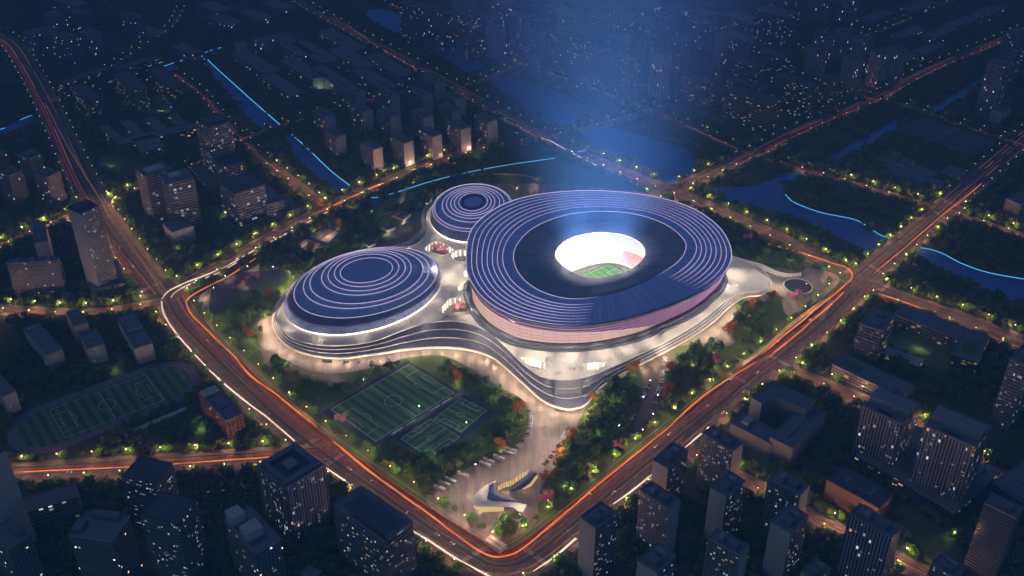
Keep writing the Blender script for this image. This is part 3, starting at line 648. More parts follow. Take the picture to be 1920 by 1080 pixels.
ratio = np.clip(ratio, .8, .97); rB = rO*ratio
LC = (0.0, 0.0)
stad = empty('main_stadium', (SC[0], SC[1], 0)); tag(stad, 'largest round stadium with a blue ringed roof and a brightly lit central opening', 'stadium')
nA = len(A)
def wedge(i, t=0):   # the smooth roof sector at the front right has no light rings
    a = A[i]; lo_ = W0+ (t)*.10; hi_ = W1-(t)*.10
    return lo_ < a < hi_
pw0 = G(1108, 600, RZ); pw1 = G(1305, 545, RZ)
W0 = math.atan2(pw0[1]-SC[1], pw0[0]-SC[0]); W1 = math.atan2(pw1[1]-SC[1], pw1[0]-SC[0])
RT = [0, .115, .225, .335, .445, .555, .66, .77, 1.0]
prof = []; rings = []
for k, t in enumerate(RT):
    r = rO*(1-t)+rI*t; z = RZ+6*t
    prof.append(ring3(A, r, LC, z)); rings.append((r, z))
    if 0 < k < 8:
        prof.append(ring3(A, r-.4, LC, z+.7))     # small step behind every ring
rf = MB(); rf.grid(prof, True, 0, False)
rf.build('roof', M_['blue'], stad)
ed = MB(); ed.grid([ring3(A, rO, LC, RZ), ring3(A, rO+.8, LC, RZ-.6), ring3(A, rO+.3, LC, RZ-2.2), ring3(A, rO-3, LC, RZ-3)], True, 0, False); ed.build('roof_edge', M_['blue2'], stad)
for k, (r, z) in enumerate(rings):
    idx = [i for i in range(nA) if not wedge(i, RT[k])]
    # one open run that starts after the wedge and ends before it
    j0 = next(i for i in range(nA) if wedge(i-1, RT[k]) and not wedge(i, RT[k]))
    run = [(j0+i) % nA for i in range(len(idx))]
    m = MB(); m.tube([((r[i])*math.cos(A[i]), (r[i])*math.sin(A[i]), z+.55) for i in run], .22 if k else .3, 6, taper=9); m.build('light_ring', M_['led'], stad)
# smooth sector: radial standing seams
for j in range(9):
    a = W0+.05+(W1-W0-.1)*j/8; ro = np.interp(a, A, rO)-1; ri = np.interp(a, A, rI)+2
    m = MB(); n_ = 12
    m.tube([((ro+(ri-ro)*q/n_)*math.cos(a), (ro+(ri-ro)*q/n_)*math.sin(a), RZ+.9+5.6*q/n_) for q in range(n_+1)], .12, 4); m.build('roof_seam', M_['blue2'], stad)
sm = MB(); idx = [i for i in range(nA) if wedge(i, 0)]
sm.grid([[((rO[i]*(1-t)+rI[i]*t)*math.cos(A[i]), (rO[i]*(1-t)+rI[i]*t)*math.sin(A[i]), RZ+.85+6*t) for i in idx] for t in (.01, .3, .6, .97)], False, 0, True)
sm.build('smooth_roof_panel', M_['blue'], stad)
mm = MB(); mm.grid([ring3(A, rI, LC, RZ+6), ring3(A, rI-1, LC, RZ+6.3), ring3(A, rM, LC, RZ+4.6), ring3(A, rM*.6+rH*.4, LC, RZ+3.4), ring3(A, rH+1, LC, RZ+.8), ring3(A, rH, LC, RZ), ring3(A, rH+.3, LC, RZ-1.6), ring3(A, rM*.5+rH*.5, LC, RZ-1.0)], True, 0, True)
mm.build('inner_canopy', M_['membrane'], stad)
for j in range(0, nA, 9):
    a = A[j]; m = MB(); m.tube([(rM[j]*math.cos(a), rM[j]*math.sin(a), RZ+4.9), ((rM[j]*.6+rH[j]*.4)*math.cos(a), (rM[j]*.6+rH[j]*.4)*math.sin(a), RZ+3.7), ((rH[j]+1.2)*math.cos(a), (rH[j]+1.2)*math.sin(a), RZ+1.1)], .14, 4); m.build('canopy_cable', M_['dark'], stad)
hr = MB(); hr.tube(ring3(A, rH, LC, RZ), .5, 6, closed=True); hr.build('opening_rim', M_['white'], stad)
# facade: seven stepped bands with light lines
NBD = 7; fz = np.linspace(RZ-3, 15, NBD+1)
for k in range(NBD):
    t0, t1 = k/NBD, (k+1)/NBD; r0 = rO*.985*(1-t0)+rB*t0; r1 = rO*.985*(1-t1)+rB*t1
    m = MB(); m.grid([ring3(A, r0, LC, fz[k]), ring3(A, r1+.8, LC, fz[k+1]+.35), ring3(A, r1+.2, LC, fz[k+1])], True, 0, True); m.build('facade_band', M_['facade_metal'], stad)
    if k < 6:
        run = [i for i in range(nA) if -2.75 < A[i] < .12]
        m = MB(); m.tube([((r1[i]+1.9)*math.cos(A[i]), (r1[i]+1.9)*math.sin(A[i]), fz[k+1]+.5) for i in run], .2, 5, taper=8); m.build('light_line', M_['led2'], stad)
# glowing glass of the lower concourse, left and front
run = [i for i in range(nA) if -2.85 < A[i] < -1.0]
m = MB(); t0 = .26; r0 = rO*.985*(1-t0)+rB*t0+1.0
z0 = fz[0]*(1-t0)+fz[-1]*t0
def gl_pt(i, f):
    nn = len(run); q = run.index(i)/(nn-1); lift = 1-max(0, (q-.55)/.45)**1.5          # the glazing grows lower towards the right
    g_ = f*lift; rb_ = rB[i]+1.3; return ((rb_+(r0[i]-rb_)*g_)*math.cos(A[i]), (rb_+(r0[i]-rb_)*g_)*math.sin(A[i]), 15.6+(z0-1.3-15.6)*g_)
m.grid([[gl_pt(i, f) for i in run] for f in (1, .66, .33, 0)], False, 0, True)
m.build('lit_glazing', M_['peach'], stad)
for f in (.25, .5, .75):
    m = MB(); m.tube([tuple(c_*1.002 if n_ < 2 else c_ for n_, c_ in enumerate(gl_pt(i, f))) for i in run], .16, 4); m.build('glazing_bar', M_['facade_metal'], stad)
m = MB()
for i in run[::2]:
    a_, b_ = gl_pt(i, 1), gl_pt(i, 0); m.tube([(a_[0]*1.003, a_[1]*1.003, a_[2]), (b_[0]*1.003, b_[1]*1.003, b_[2])], .1, 4)
m.build('mullions', M_['facade_metal'], stad)
# base ring track and plinth
m = MB(); m.grid([ring3(A, rB+.2, LC, 15), ring3(A, rB+5.5, LC, 14.6), ring3(A, rB+6.3, LC, 13.2), ring3(A, rB+5, LC, 12.6)], True, 0, False); m.build('ring_gallery', M_['deck_slope'], stad)
m = MB(); m.grid([ring3(A, rB+3, LC, 12.9), ring3(A, rB+3, LC, DZ)], True, 0, True); m.build('base_wall', M_['soffit'], stad)
m = MB(); m.grid([ring3(A, rB+6.6, LC, 11.4), ring3(A, rB+8.6, LC, 11.0), ring3(A, rB+9, LC, DZ+.2)], True, 0, False); m.build('lower_ledge', M_['deck_slope'], stad)
m = MB(); m.tube([((rB[i]+6.6)*math.cos(A[i]), (rB[i]+6.6)*math.sin(A[i]), 13.4) for i in range(nA)], .2, 5, closed=True); m.build('handrail', M_['steel'], stad)
# the bowl: terraced stands round the pitch
PA = A; c_h = np.array([np.mean(rH*np.cos(A)), np.mean(rH*np.sin(A))])
hx, hy = c_h
bowl = empty('seating_bowl', (0, 0, 0)); bowl.parent = stad
def oval(ax, ay, z, p=2.6, n=96):
    L_ = []
    for t in np.linspace(0, 2*math.pi, n, endpoint=False):
        c, s = math.cos(t), math.sin(t)
        x = ax*abs(c)**(2/p)*(1 if c > 0 else -1); y = ay*abs(s)**(2/p)*(1 if s > 0 else -1)
        a = ROT; L_.append((hx+x*math.cos(a)-y*math.sin(a), hy+x*math.sin(a)+y*math.cos(a), z))
    return L_
ROT = math.radians(38)
def stand(name, r0, r1, z0, z1, rows, mat):
    m = MB(); loops = []
    for k in range(rows):
        f0 = k/rows; f1 = (k+1)/rows; z = z0+(z1-z0)*f0; zn = z0+(z1-z0)*f1
        loops.append(oval(r0[0]+(r1[0]-r0[0])*f0, r0[1]+(r1[1]-r0[1])*f0, z)); loops.append(oval(r0[0]+(r1[0]-r0[0])*f0, r0[1]+(r1[1]-r0[1])*f0, zn)); 
    loops.append(oval(*r1, z1)); m.grid(loops, True, 0, False); return m.build(name, mat, bowl)
bowl_hole = [(SC[0]+p[0], SC[1]+p[1]) for p in oval(79, 61, 0)]      # the deck is open over the pitch
mb = MB(); flat_poly(mb, [(p[0]-PX, p[1]-PY) for p in up], DZ, 0, [[(p[0]-PX, p[1]-PY) for p in h] for h in holes+[bowl_hole]])
mb.build('deck_floor', M_['deck'], podium)
stand('lower_stand', (60, 44), (78, 60), 1.5, 11, 12, M_['seat']); stand('middle_stand', (80, 62), (94, 75), 14, 24, 10, M_['seat']); stand('upper_stand', (96, 77), (118, 98), 27, 41, 14, M_['seat'])
for i0, i1 in ((26, 38), (72, 84), (0, 8)):
    m = MB(); m.grid([oval(62, 46, 2.8)[i0:i1], oval(77, 59, 10.9)[i0:i1]], False, 0, False); m.build('red_seat_block', M_['red_seat'], bowl)
m = MB(); m.grid([oval(78, 60, 11), oval(79, 61, 14), oval(80, 62, 14)], True); m.build('ribbon_board', M_['warm_wall'], bowl)
m = MB(); m.grid([oval(94, 75, 24), oval(95, 76, 27), oval(96, 77, 27)], True); m.build('ribbon_board', M_['warm_wall'], bowl)
ptch = empty('soccer_pitch', (SC[0]+hx, SC[1]+hy, 1.2), ROT); tag(ptch, 'striped green pitch glowing inside the stadium opening', 'pitch')
def pitch(root, lx, ly, mat, lw=.35, z=0.0, marks=True, margin=4, court=None):
    m = MB(); m.face([(-lx/2-margin, -ly/2-margin, z), (lx/2+margin, -ly/2-margin, z), (lx/2+margin, ly/2+margin, z), (-lx/2-margin, ly/2+margin, z)]); m.build('turf', mat, root)
    if not marks: return
    m = MB(); z += .03
    def ln(a, b):
        d = math.dist(a, b); n = (-(b[1]-a[1])/d*lw/2, (b[0]-a[0])/d*lw/2)
        m.face([(a[0]-n[0], a[1]-n[1], z), (b[0]-n[0], b[1]-n[1], z), (b[0]+n[0], b[1]+n[1], z), (a[0]+n[0], a[1]+n[1], z)])
    def arc(cx, cy, r, a0, a1, n=28):
        P = [(cx+r*math.cos(a0+(a1-a0)*i/n), cy+r*math.sin(a0+(a1-a0)*i/n)) for i in range(n+1)]
        for i in range(n): ln(P[i], P[i+1])
    X, Y = lx/2, ly/2
    for a, b in (((-X, -Y), (X, -Y)), ((X, -Y), (X, Y)), ((X, Y), (-X, Y)), ((-X, Y), (-X, -Y)), ((0, -Y), (0, Y))): ln(a, b)
    q = lx/105
    arc(0, 0, 9.15*q, 0, 2*math.pi)
    for s in (-1, 1):
        for dx, dy in ((16.5*q, 20.2*ly/68), (5.5*q, 9.2*ly/68)):
            ln((s*X, -dy), (s*(X-dx), -dy)); ln((s*(X-dx), -dy), (s*(X-dx), dy)); ln((s*(X-dx), dy), (s*X, dy))
        a = math.acos(5.5/9.15); c = s*(X-11*q); 
        arc(c, 0, 9.15*q, (math.pi if s > 0 else 0)-a, (math.pi if s > 0 else 0)+a, 12)
    m.build('pitch_lines', M_['lines'], root)
pitch(ptch, 92, 60, M_['turf_bright'])
# flood lamps on the canopy edge
for j in range(0, nA, 8):
    a = A[j]; p = ((rH[j]+2.5)*math.cos(a), (rH[j]+2.5)*math.sin(a), RZ-2.3)
    m = MB(); m.box((0, 0, 0), (3.4, 1.2, .7), a+math.pi/2); m.build('floodlight', M_['lampw2'], stad, p)

# ================================================================ LEFT ARENA (layered oval dome)
def dome(name, label, disc, rgs, skirts, deckring, z_top, z_rim, mat, hub=None):
    c = np.mean(np.array(ell_px(*disc, z_top)), axis=0); root = empty(name, (c[0], c[1], 0)); tag(root, label, 'arena')
    def lc(loop, z): return [(p[0]-c[0], p[1]-c[1], z) for p in loop]
    n = len(rgs); zs = [z_top-(z_top-z_rim)*(k/(n-1))**1.1 for k in range(n)]
    LP = [lc(ell_px(*e, zs[k]), zs[k]) for k, e in enumerate(rgs)]
    # roof terraces: every ring stands half a metre over the next
    m = MB(); seq = []
    for k in range(n-1, -1, -1):
        P = LP[k]; seq.append(P); s_ = 1-.9/ (np.linalg.norm(np.array(P[0])[:2])+1)
        seq.append([(p[0]*s_, p[1]*s_, p[2]+.45) for p in P])
        if k > 0 :
            Q = LP[k-1]; seq.append([((p[0]*.45+q[0]*.55), (p[1]*.45+q[1]*.55), p[2]*.45+q[2]*.55+.1) for p, q in zip(P, Q)])
    m.grid(seq, True, 0, False); m.build('roof', mat, root)
    for k, P in enumerate(LP):
        g = MB(); g.tube([(p[0], p[1], p[2]+.55) for p in P], .23, 6, closed=True); g.build('light_ring', M_['led'], root)
    t = MB(); top = [(p[0]*.985, p[1]*.985, p[2]+.45) for p in LP[0]]
    flat_poly(t, [(p[0], p[1]) for p in top], zs[0]+.47); t.build('top_disc', mat, root)
    # skirts below the rim
    prev = LP[-1]; zprev = z_rim
    for i, (e, z, mt) in enumerate(skirts):
        P = lc(ell_px(*e, z), z)
        g = MB(); g.grid([[(p[0]*.97, p[1]*.97, zprev-.3) for p in prev], [(p[0]*1.01, p[1]*1.01, zprev-.6) for p in prev], [(p[0]*.99, p[1]*.99, z+.9) for p in P], P, [(p[0]*.96, p[1]*.96, z-.5) for p in P]], True, 0, False)
        g.build('roof_skirt', M_[mt], root); prev = P; zprev = z
    g = MB(); g.grid([[(p[0]*.985, p[1]*.985, zprev) for p in prev], [(p[0]*.985, p[1]*.985, DZ) for p in prev]], True, 0, True); g.build('glazed_wall', M_['bright_wall'], root)
    return root, c
lr = [((638, 514), (736, 503), 484, 531), ((627, 516), (748, 504), 477, 538), ((615, 520), (760, 504), 473, 546), ((603, 524), (771, 505), 470, 554), ((581, 532), (793, 505), 468, 570), ((569, 538), (805, 505), 466, 579), ((551, 548), (820, 503), 464, 597)]
arenaL, cL = dome('oval_arena', 'wide oval arena with a layered blue roof left of the main stadium', lr[0], lr, [(((540, 560), (825, 508), 465, 611), 16.5, 'blue2'), (((531, 572), (828, 518), 470, 627), 11.5, 'blue')], None, 30, 20, M_['blue'])
tr = [((860, 380), (914, 377), 362, 396), ((852, 381), (921, 378), 359, 401), ((845, 382), (928, 378), 356, 405), ((837, 383), (937, 379), 353, 410), ((829, 384), (945, 379), 350, 417), ((815, 388), (957, 382), 346, 429), ((811, 391), (961, 384), 345, 435)]
arenaT, cT = dome('round_arena', 'smallest round arena with close violet light rings behind the other two', tr[0], tr, [(((806, 398), (963, 390), 352, 453), 11.5, 'blue2')], None, 30, 21, M_['blue'])
g = MB(); P = ell_px((864, 381), (910, 378), 365, 393, 30.5); g.grid([[(p[0]-cT[0], p[1]-cT[1], 30.48) for p in P], [((p[0]-cT[0])*.97, (p[1]-cT[1])*.97, 31.6) for p in P], [((p[0]-cT[0])*.8, (p[1]-cT[1])*.8, 31.7) for p in P]], True, 0, False); g.build('top_drum', M_['blue2'], arenaT)

# ================================================================ LAMPS of the complex (eave downlights, floodlights)
def lamp(kind, loc, energy, col=(1, .78, .55), size=1.0, rot=None, spot=None, name='downlight', blend=.8):
    ld = bpy.data.lights.new(name, kind); ld.energy = energy; ld.color = col
    if kind in ('POINT', 'SPOT'): ld.shadow_soft_size = size
    if spot: ld.spot_size = math.radians(spot); ld.spot_blend = blend
    o = bpy.data.objects.new(name, ld); COL.objects.link(o); o.location = loc
    if rot: o.rotation_euler = rot
    return o
E1 = 36000
for j in range(0, nA, 5):
    a = A[j]
    if a > .35: continue
    r = rB[j]+(15 if a > -2.6 else 11)
    lamp('SPOT', (SC[0]+r*math.cos(a), SC[1]+r*math.sin(a), 30), E1, (1, .83, .64), .4, None, 92, 'downlight', 1.0)
def around(e, z, n, off, E, col=(1, .83, .62)):
    P = ell_px(*e, z, n*4); c = np.mean(P, axis=0)
    for i in range(0, len(P), 4):
        d = (P[i][0]-c[0], P[i][1]-c[1]); L = math.hypot(*d)
        lamp('POINT', (P[i][0]+d[0]/L*off, P[i][1]+d[1]/L*off, z+4), E, col, .5)
around(((531, 572), (828, 518), 470, 627), 11.2, 12, 8, 2500); around(((806, 398), (963, 390), 352, 453), 11.2, 8, 7, 2500)
O = inset(lo, -7); R = resample(O+[O[0]], 16)
for p in R[:-1]:
    dens = 1.0
    if p[1] > SC[1]+20 or occ_at(p[0], p[1]) != 5: continue
    lamp('POINT', (p[0], p[1], 5.5), 5600, (1, .70, .47), .6)
for h in holes[:7]:
    cx = sum(p[0] for p in h)/len(h); cy = sum(p[1] for p in h)/len(h); lamp('POINT', (cx, cy+1, 7.5), 5500, (1, .82, .6), .5)
for px in ((830, 470), (850, 515), (865, 500), (820, 520), (800, 600), (900, 625), (1380, 515), (1400, 525), (1440, 520), (1490, 520), (1540, 522), (1480, 550), (985, 672), (1020, 696), (1060, 705), (1105, 695), (1150, 676), (1055, 680), (950, 640), (1066, 735), (1066, 755)):
    p = G(*px, DZ); lamp('POINT', (p[0], p[1], DZ+15), 11500, (1, .84, .66), .5)
# floodlights inside the bowl and the beam they throw up into the mist
bc = (SC[0]+hx, SC[1]+hy)
for s in range(8):
    a = s*math.pi/4; lamp('POINT', (bc[0]+42*math.cos(a), bc[1]+36*math.sin(a), 38), 62000, (1, .93, .86), 2.0, name='floodlight')
BEAM = 1.2e8
for k in range(6):
    a = (k+.5)*math.pi/6
    o_ = lamp('SPOT', (bc[0]+28*math.cos(a), bc[1]+8+26*math.sin(a), 22), BEAM/6, (.48, .64, 1.0), 4, None, 54, 'floodlight', 1.0)
    o_.rotation_euler = Vector((math.cos(a)*.12, math.sin(a)*.10, 1)).to_track_quat('-Z', 'Y').to_euler()
# ================================================================ BUILDINGS
F = {
 'resi': facade('facade_residential', (.20, .20, .22), 2.6, 3.0, .55, .55, .08, .75, .55),
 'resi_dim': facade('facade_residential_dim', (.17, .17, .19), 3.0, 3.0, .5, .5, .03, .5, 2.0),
 'slab': facade('facade_slab', (.07, .07, .08), 4.2, 3.1, .8, .35, .14, .45, .5),
 'office': facade('facade_office', (.21, .21, .23), 3.6, 3.8, .86, .5, .07, .9, .8),
 'glass': facade('facade_glass', (.22, .23, .26), 2.0, 3.6, .9, .5, .05, .7, .7, (.03, .045, .075)),
 'tower_lit': facade('facade_tower_lit', (.15, .15, .17), 2.4, 3.2, .6, .45, .06, .8, .8),
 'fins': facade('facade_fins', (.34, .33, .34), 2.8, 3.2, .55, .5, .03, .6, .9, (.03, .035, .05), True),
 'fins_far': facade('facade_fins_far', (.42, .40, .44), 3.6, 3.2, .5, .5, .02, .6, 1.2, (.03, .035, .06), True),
 'dotted': facade('facade_dotted', (.10, .11, .15), 3.2, 3.2, .55, .5, .08, .9, .5),
 'school': facade('facade_school', (.15, .14, .15), 5.0, 3.6, .85, .5, .08, .15, .8),
 'louver': facade('facade_louvre', (.36, .27, .24), 200., 3.0, .97, .5, .0, .6, 0.),
 'plain': M_['plaster'], 'pink': M_['plaster_pink'], 'brick': M_['brick'], 'conc': M_['conc'],
}
M_['green_roof'] = plain('green_roof', (.05, .10, .02), .9, 0, .3, .3)
def rect3(A_, B_, C_):
    """three roof corners, B in the middle -> proper rectangle B, C, D, A (plan)"""
    A_, B_, C_ = map(np.array, (A_, B_, C_)); u = A_-B_; v = C_-B_; lu = np.linalg.norm(u); lv = np.linalg.norm(v)
    au = math.atan2(u[1], u[0]); av = math.atan2(v[1], v[0]); d = (au-av+math.pi) % (2*math.pi)-math.pi
    e = (abs(d)-math.pi/2)/2*(1 if d > 0 else -1)
    wu = lv/(lu+lv); au -= 2*e*wu; av += 2*e*(1-wu)
    u = np.array([math.cos(au), math.sin(au)])*lu; v = np.array([math.cos(av), math.sin(av)])*lv
    return [tuple(B_), tuple(B_+v), tuple(B_+u+v), tuple(B_+u)], u, v
BN = []
def building(name, label, cat, A_, B_, C_, h, style='resi', gable=None, group=None, extra=(), z0=0.0, bands=0, fins=0, wins=0, wcol='win_cool', roofm='roof', parapet=.9, root=None):
    if A_[1] > 1500: return None
    a, b, c = G(*A_, h+z0), G(*B_, h+z0), G(*C_, h+z0)
    q, u, v = rect3(a, b, c); ctr = np.mean(np.array(q), axis=0)
    own = root is None
    if own:
        root = empty(name, (ctr[0], ctr[1], 0)); tag(root, label, cat, group)
    rx, ry = root.location.x, root.location.y
    Q = [(p[0]-rx, p[1]-ry) for p in q]
    paint([tuple(np.array(p)+(np.array(p)-ctr)/np.linalg.norm(np.array(p)-ctr)*5) for p in q], 4)
    if sum(Q[i][0]*Q[(i+1) % 4][1]-Q[(i+1) % 4][0]*Q[i][1] for i in range(4)) < 0: Q = Q[::-1]; 
    # walls: faces whose index is a gable get the blank material
    m = MB(); uu = 0
    B0 = (b[0]-rx, b[1]-ry); Al = (Q and (q[3][0]-rx, q[3][1]-ry)); Cl = (q[1][0]-rx, q[1][1]-ry)
    def same(p, r): return math.dist(p, r) < .01
    for i in range(4):
        p, r = Q[i], Q[(i+1) % 4]; L_ = math.dist(p, r)
        isA = (same(p, B0) and same(r, Al)) or (same(r, B0) and same(p, Al)); isC = (same(p, B0) and same(r, Cl)) or (same(r, B0) and same(p, Cl))
        par_len = 'A' if abs(L_-np.linalg.norm(u)) < .01 and (isA or not isC) else 'C'
        blank = gable is not None and par_len == gable
        m.face([(*p, z0), (*r, z0), (*r, z0+h), (*p, z0+h)], [(uu, 0), (uu+L_, 0), (uu+L_, h), (uu, h)], 1 if blank else 0); uu += L_+7.3
    gm = M_['plaster'] if gable is not None else F[style]
    m.build('wall', [F[style], gm], root)
    r = MB(); r.face([(p[0], p[1], z0+h-.02) for p in Q]); r.build('roof', M_[roofm], root)
    if parapet:
        pm = MB()
        for i in range(4):
            p, t = Q[i], Q[(i+1) % 4]; L_ = math.dist(p, t); an = math.atan2(t[1]-p[1], t[0]-p[0])
            pm.box(((p[0]+t[0])/2, (p[1]+t[1])/2, z0+h+parapet/2-.1), (L_+.3, .45, parapet+.2), an)
        pm.build('parapet', M_['conc'] if roofm != 'roof_dark' else M_['roof_dark'], root)
    un = u/np.linalg.norm(u); vn = v/np.linalg.norm(v); B2 = np.array([b[0]-rx, b[1]-ry]); lu, lv = np.linalg.norm(u), np.linalg.norm(v)
    ang = math.atan2(vn[1], vn[0])
    def at(s, t): return B2+u*s+v*t
    for (s, t, ds, dt, hh, mt) in extra:      # roof rooms, in fractions of the roof (s along BA, t along BC)
        k = MB(); p = at(s, t); k.box((p[0], p[1], z0+h+hh/2-.05), (dt*lv, ds*lu, hh+.1), ang); k.build('plant_room', M_[mt], root)
    if bands:
        k = MB(); n_ = int(h/bands)
        for j in range(1, n_):
            cc = at(.5, .5); k.box((cc[0], cc[1], z0+j*bands), (lv+1.0, lu+1.0, .35), ang)
        k.build('floor_bands', M_['conc'], root)
    if fins:
        k = MB()
        for (L_, di, org) in ((lu, u, B2), (lv, v, B2)):
            n_ = max(2, int(L_/fins))
            for j in range(n_+1):
                p = org+di*(j/n_); k.box((p[0], p[1], z0+h/2), (.5, .5, h), ang)
        k.build('facade_fins', M_['conc'], root)
    if wins:
        rr = random.Random(int(ctr[0]*13+ctr[1]*7))
        kmesh = {}
        nf = max(2, int(h/3.3))
        for j in range(wins):
            side = rr.random() < lu/(lu+lv)
            if gable == 'A': side = False
            if gable == 'C': side = True
            di, L_, dn = (u, lu, -vn) if side else (v, lv, -un)
            an = math.atan2(di[1], di[0]); fl = rr.randint(1, nf-1); s_ = rr.uniform(.06, .9); wd = rr.choice((1.3, 1.3, 1.8, 2.6))
            p = B2+di*s_+dn*.12
            ww = MB(); ww.box((0, 0, 0), (wd, .3, 1.2), an); ww.build('lit_window', M_[wcol if rr.random() < .75 else 'win_warm'], root, (p[0], p[1], z0+fl*3.3+1.8))
    BN.append(root); return root
RX = [(.5, .35, .5, .28, 3.5, 'roof'), (.45, .68, .4, .12, 5.5, 'conc'), (.6, .9, .25, .1, 2.0, 'roof')]
RY = [(.35, .5, .28, .5, 3.5, 'roof'), (.68, .45, .12, .4, 5.5, 'conc')]
gq = 'slim housing towers at the bottom right'
H = 58
B = building
# --- bottom right: housing towers
B('apartment_tower', 'slim tower with warm-lit blank side wall, lowest left of the right-hand towers', 'tower block', (1088, 969), (1117, 992), (1157, 962), 62, 'resi', 'A', gq, RX, wins=16)
B('apartment_tower', 'slim tower behind the warm-lit one, beside the ring road', 'tower block', (1226, 862), (1253, 879), (1288, 844), H, 'resi', 'A', gq, RX, wins=12)
B('apartment_tower', 'wide tower between the two slim roadside towers, long windowed side to the left', 'tower block', (1197, 921), (1254, 956), (1279, 941), H, 'resi', 'C', gq, RY, wins=12)
B('apartment_tower', 'tower cut by the lower picture edge, in front of the wide roadside tower', 'tower block', (1195, 1051), (1233, 1075), (1267, 1041), 60, 'resi', 'A', gq, RX, wins=6)
B('apartment_tower', 'wide tower just below the courtyard block', 'tower block', (1316, 812), (1374, 847), (1394, 832), H, 'resi', 'C', gq, RY, wins=22)
B('apartment_tower', 'slim tower with a pale blank wall standing below the courtyard block', 'tower block', (1332, 914), (1362, 933), (1398, 902), H, 'resi', 'A', gq, RX, wins=16)
B('apartment_tower', 'wide tower at the lower edge below the pale-walled slim tower', 'tower block', (1324, 1012), (1388, 1043), (1410, 1027), H, 'resi', 'C', gq, RY, wins=12)
B('apartment_tower', 'wide tower left of the brick hall', 'tower block', (1438, 900), (1500, 930), (1522, 912), H, 'resi', 'C', gq, RY, wins=16)
B('apartment_tower', 'slim tower in front of the one beside the brick hall', 'tower block', (1447, 977), (1483, 1001), (1514, 965), H, 'resi', 'A', gq, RX, wins=12)
B('apartment_tower', 'broad ribbed tower below the brick hall', 'tower block', (1592, 965), (1672, 1010), (1693, 990), 64, 'fins', None, gq, RY+[(.8, .5, .2, .7, 4, 'roof')], wins=12)
B('apartment_tower', 'roof of a small tower at the lower edge left of the broad ribbed tower', 'tower block', (1500, 1074), (1530, 1092), (1560, 1068), H, 'resi', 'A', gq, RX)
B('apartment_tower', 'small tower at the lower edge under the lit lawn', 'tower block', (1742, 1062), (1790, 1085), (1815, 1070), 50, 'resi', None, gq, RX)
B('office_tower', 'louvred tower with a reddish lit lower front at the bottom right', 'office tower', (1845, 945), (1905, 972), (1922, 955), 70, 'louver', None, None, [(.5, .5, .5, .5, 3, 'roof')], bands=3.0)
B('office_tower', 'left one of the two ribbed office towers with twin sunken roof courts', 'office tower', (1618, 762), (1692, 796), (1726, 757), 58, 'fins', None, 'pair of office towers', [(.5, .5, .96, .42, 7, 'conc'), (.5, .13, .4, .12, .3, 'dark'), (.5, .86, .4, .12, .3, 'dark')], fins=5.5, wins=22)
B('office_tower', 'right one of the two ribbed office towers with twin sunken roof courts', 'office tower', (1733, 799), (1831, 840), (1860, 800), 71, 'fins', None, 'pair of office towers', [(.5, .5, .96, .42, 7, 'conc'), (.5, .13, .4, .12, .3, 'dark'), (.5, .86, .4, .12, .3, 'dark')], fins=5.5, wins=26)
B('podium_building', 'low flat-roofed base linking the two ribbed office towers', 'building', (1598, 858), (1790, 962), (1885, 890), 9, 'school', None, None, [(.3, .8, .4, .2, 3, 'roof')], wins=6)
B('low_building', 'flat blue-grey roof by the road right of the office towers', 'building', (1862, 905), (1930, 950), (1990, 905), 12, 'office', None, None, [(.5, .5, .2, .2, 2, 'roof')])
B('office_tower', 'dark tower cut by the right picture edge beside the roof garden', 'office tower', (1893, 672), (1930, 688), (1960, 655), 74, 'glass', None, None, [(.5, .5, .5, .5, 5, 'roof')], wins=24)
B('brick_hall', 'low hall with lit reddish walls, dark flat roof and pale side wing', 'hall', (1549, 900), (1648, 953), (1677, 925), 21, 'brick', None, None, [(.5, .5, .42, .3, 1.6, 'roof_dark'), (.5, .5, .5, .36, 1.0, 'conc')], wins=9, roofm='roof_dark')
# courtyard block
cb_ = B('courtyard_block', 'large blank-walled block with a square courtyard at its centre right of the ring road', 'building', (1410, 745), (1428, 758), (1460, 735), 30, 'conc', None, None, [])
B('', '', '', (1434, 736), (1512, 770), (1530, 752), 29.5, 'conc', root=cb_); B('', '', '', (1444, 820), (1487, 842), (1548, 776), 22, 'conc', root=cb_, extra=[(.5, .4, .1, .5, 1.0, 'roof')])
B('', '', '', (1371, 793), (1446, 834), (1465, 812), 17, 'conc', root=cb_, extra=[(.75, .6, .16, .5, 3.5, 'plaster')])
# school campus on the right
B('school_tower', 'slanted school tower with scattered warm windows right of the east crossing', 'school', (1612, 605), (1655, 622), (1677, 590), 41, 'school', None, None, [(.5, .3, .5, .3, 2.5, 'roof'), (.5, .75, .3, .2, 2, 'roof')], bands=4.1, wins=30, wcol='win_warm')
cs = B('school_wing', 'long angled school wing with a green roof patch beside the east avenue', 'school', (1674, 590), (1838, 652), (1856, 632), 15, 'school', None, None, [], wins=16, wcol='win_warm')
B('', '', '', (1783, 664), (1832, 679), (1858, 634), 15.4, 'school', root=cs, extra=[(.5, .45, .5, .5, .4, 'green_roof')], wins=12, wcol='win_warm')
B('pavilion', 'low building with a pale pinkish roof inside the school campus', 'pavilion', (1646, 661), (1721, 688), (1735, 675), 6, 'school', None, None, [], roofm='plaster', wins=6, wcol='win_warm', parapet=.4)
B('school_wing', 'long low school wing with a green roof strip below the slanted tower', 'school', (1557, 688), (1689, 745), (1719, 728), 15, 'school', None, None, [(.8, .5, .28, .5, .4, 'green_roof')], wins=10, wcol='win_warm', bands=3.8)
B('corner_wing', 'short wing joining the school and the left ribbed office tower', 'building', (1640, 742), (1668, 758), (1718, 730), 14, 'school', None, None, [(.5, .5, .3, .2, 1, 'dark')])
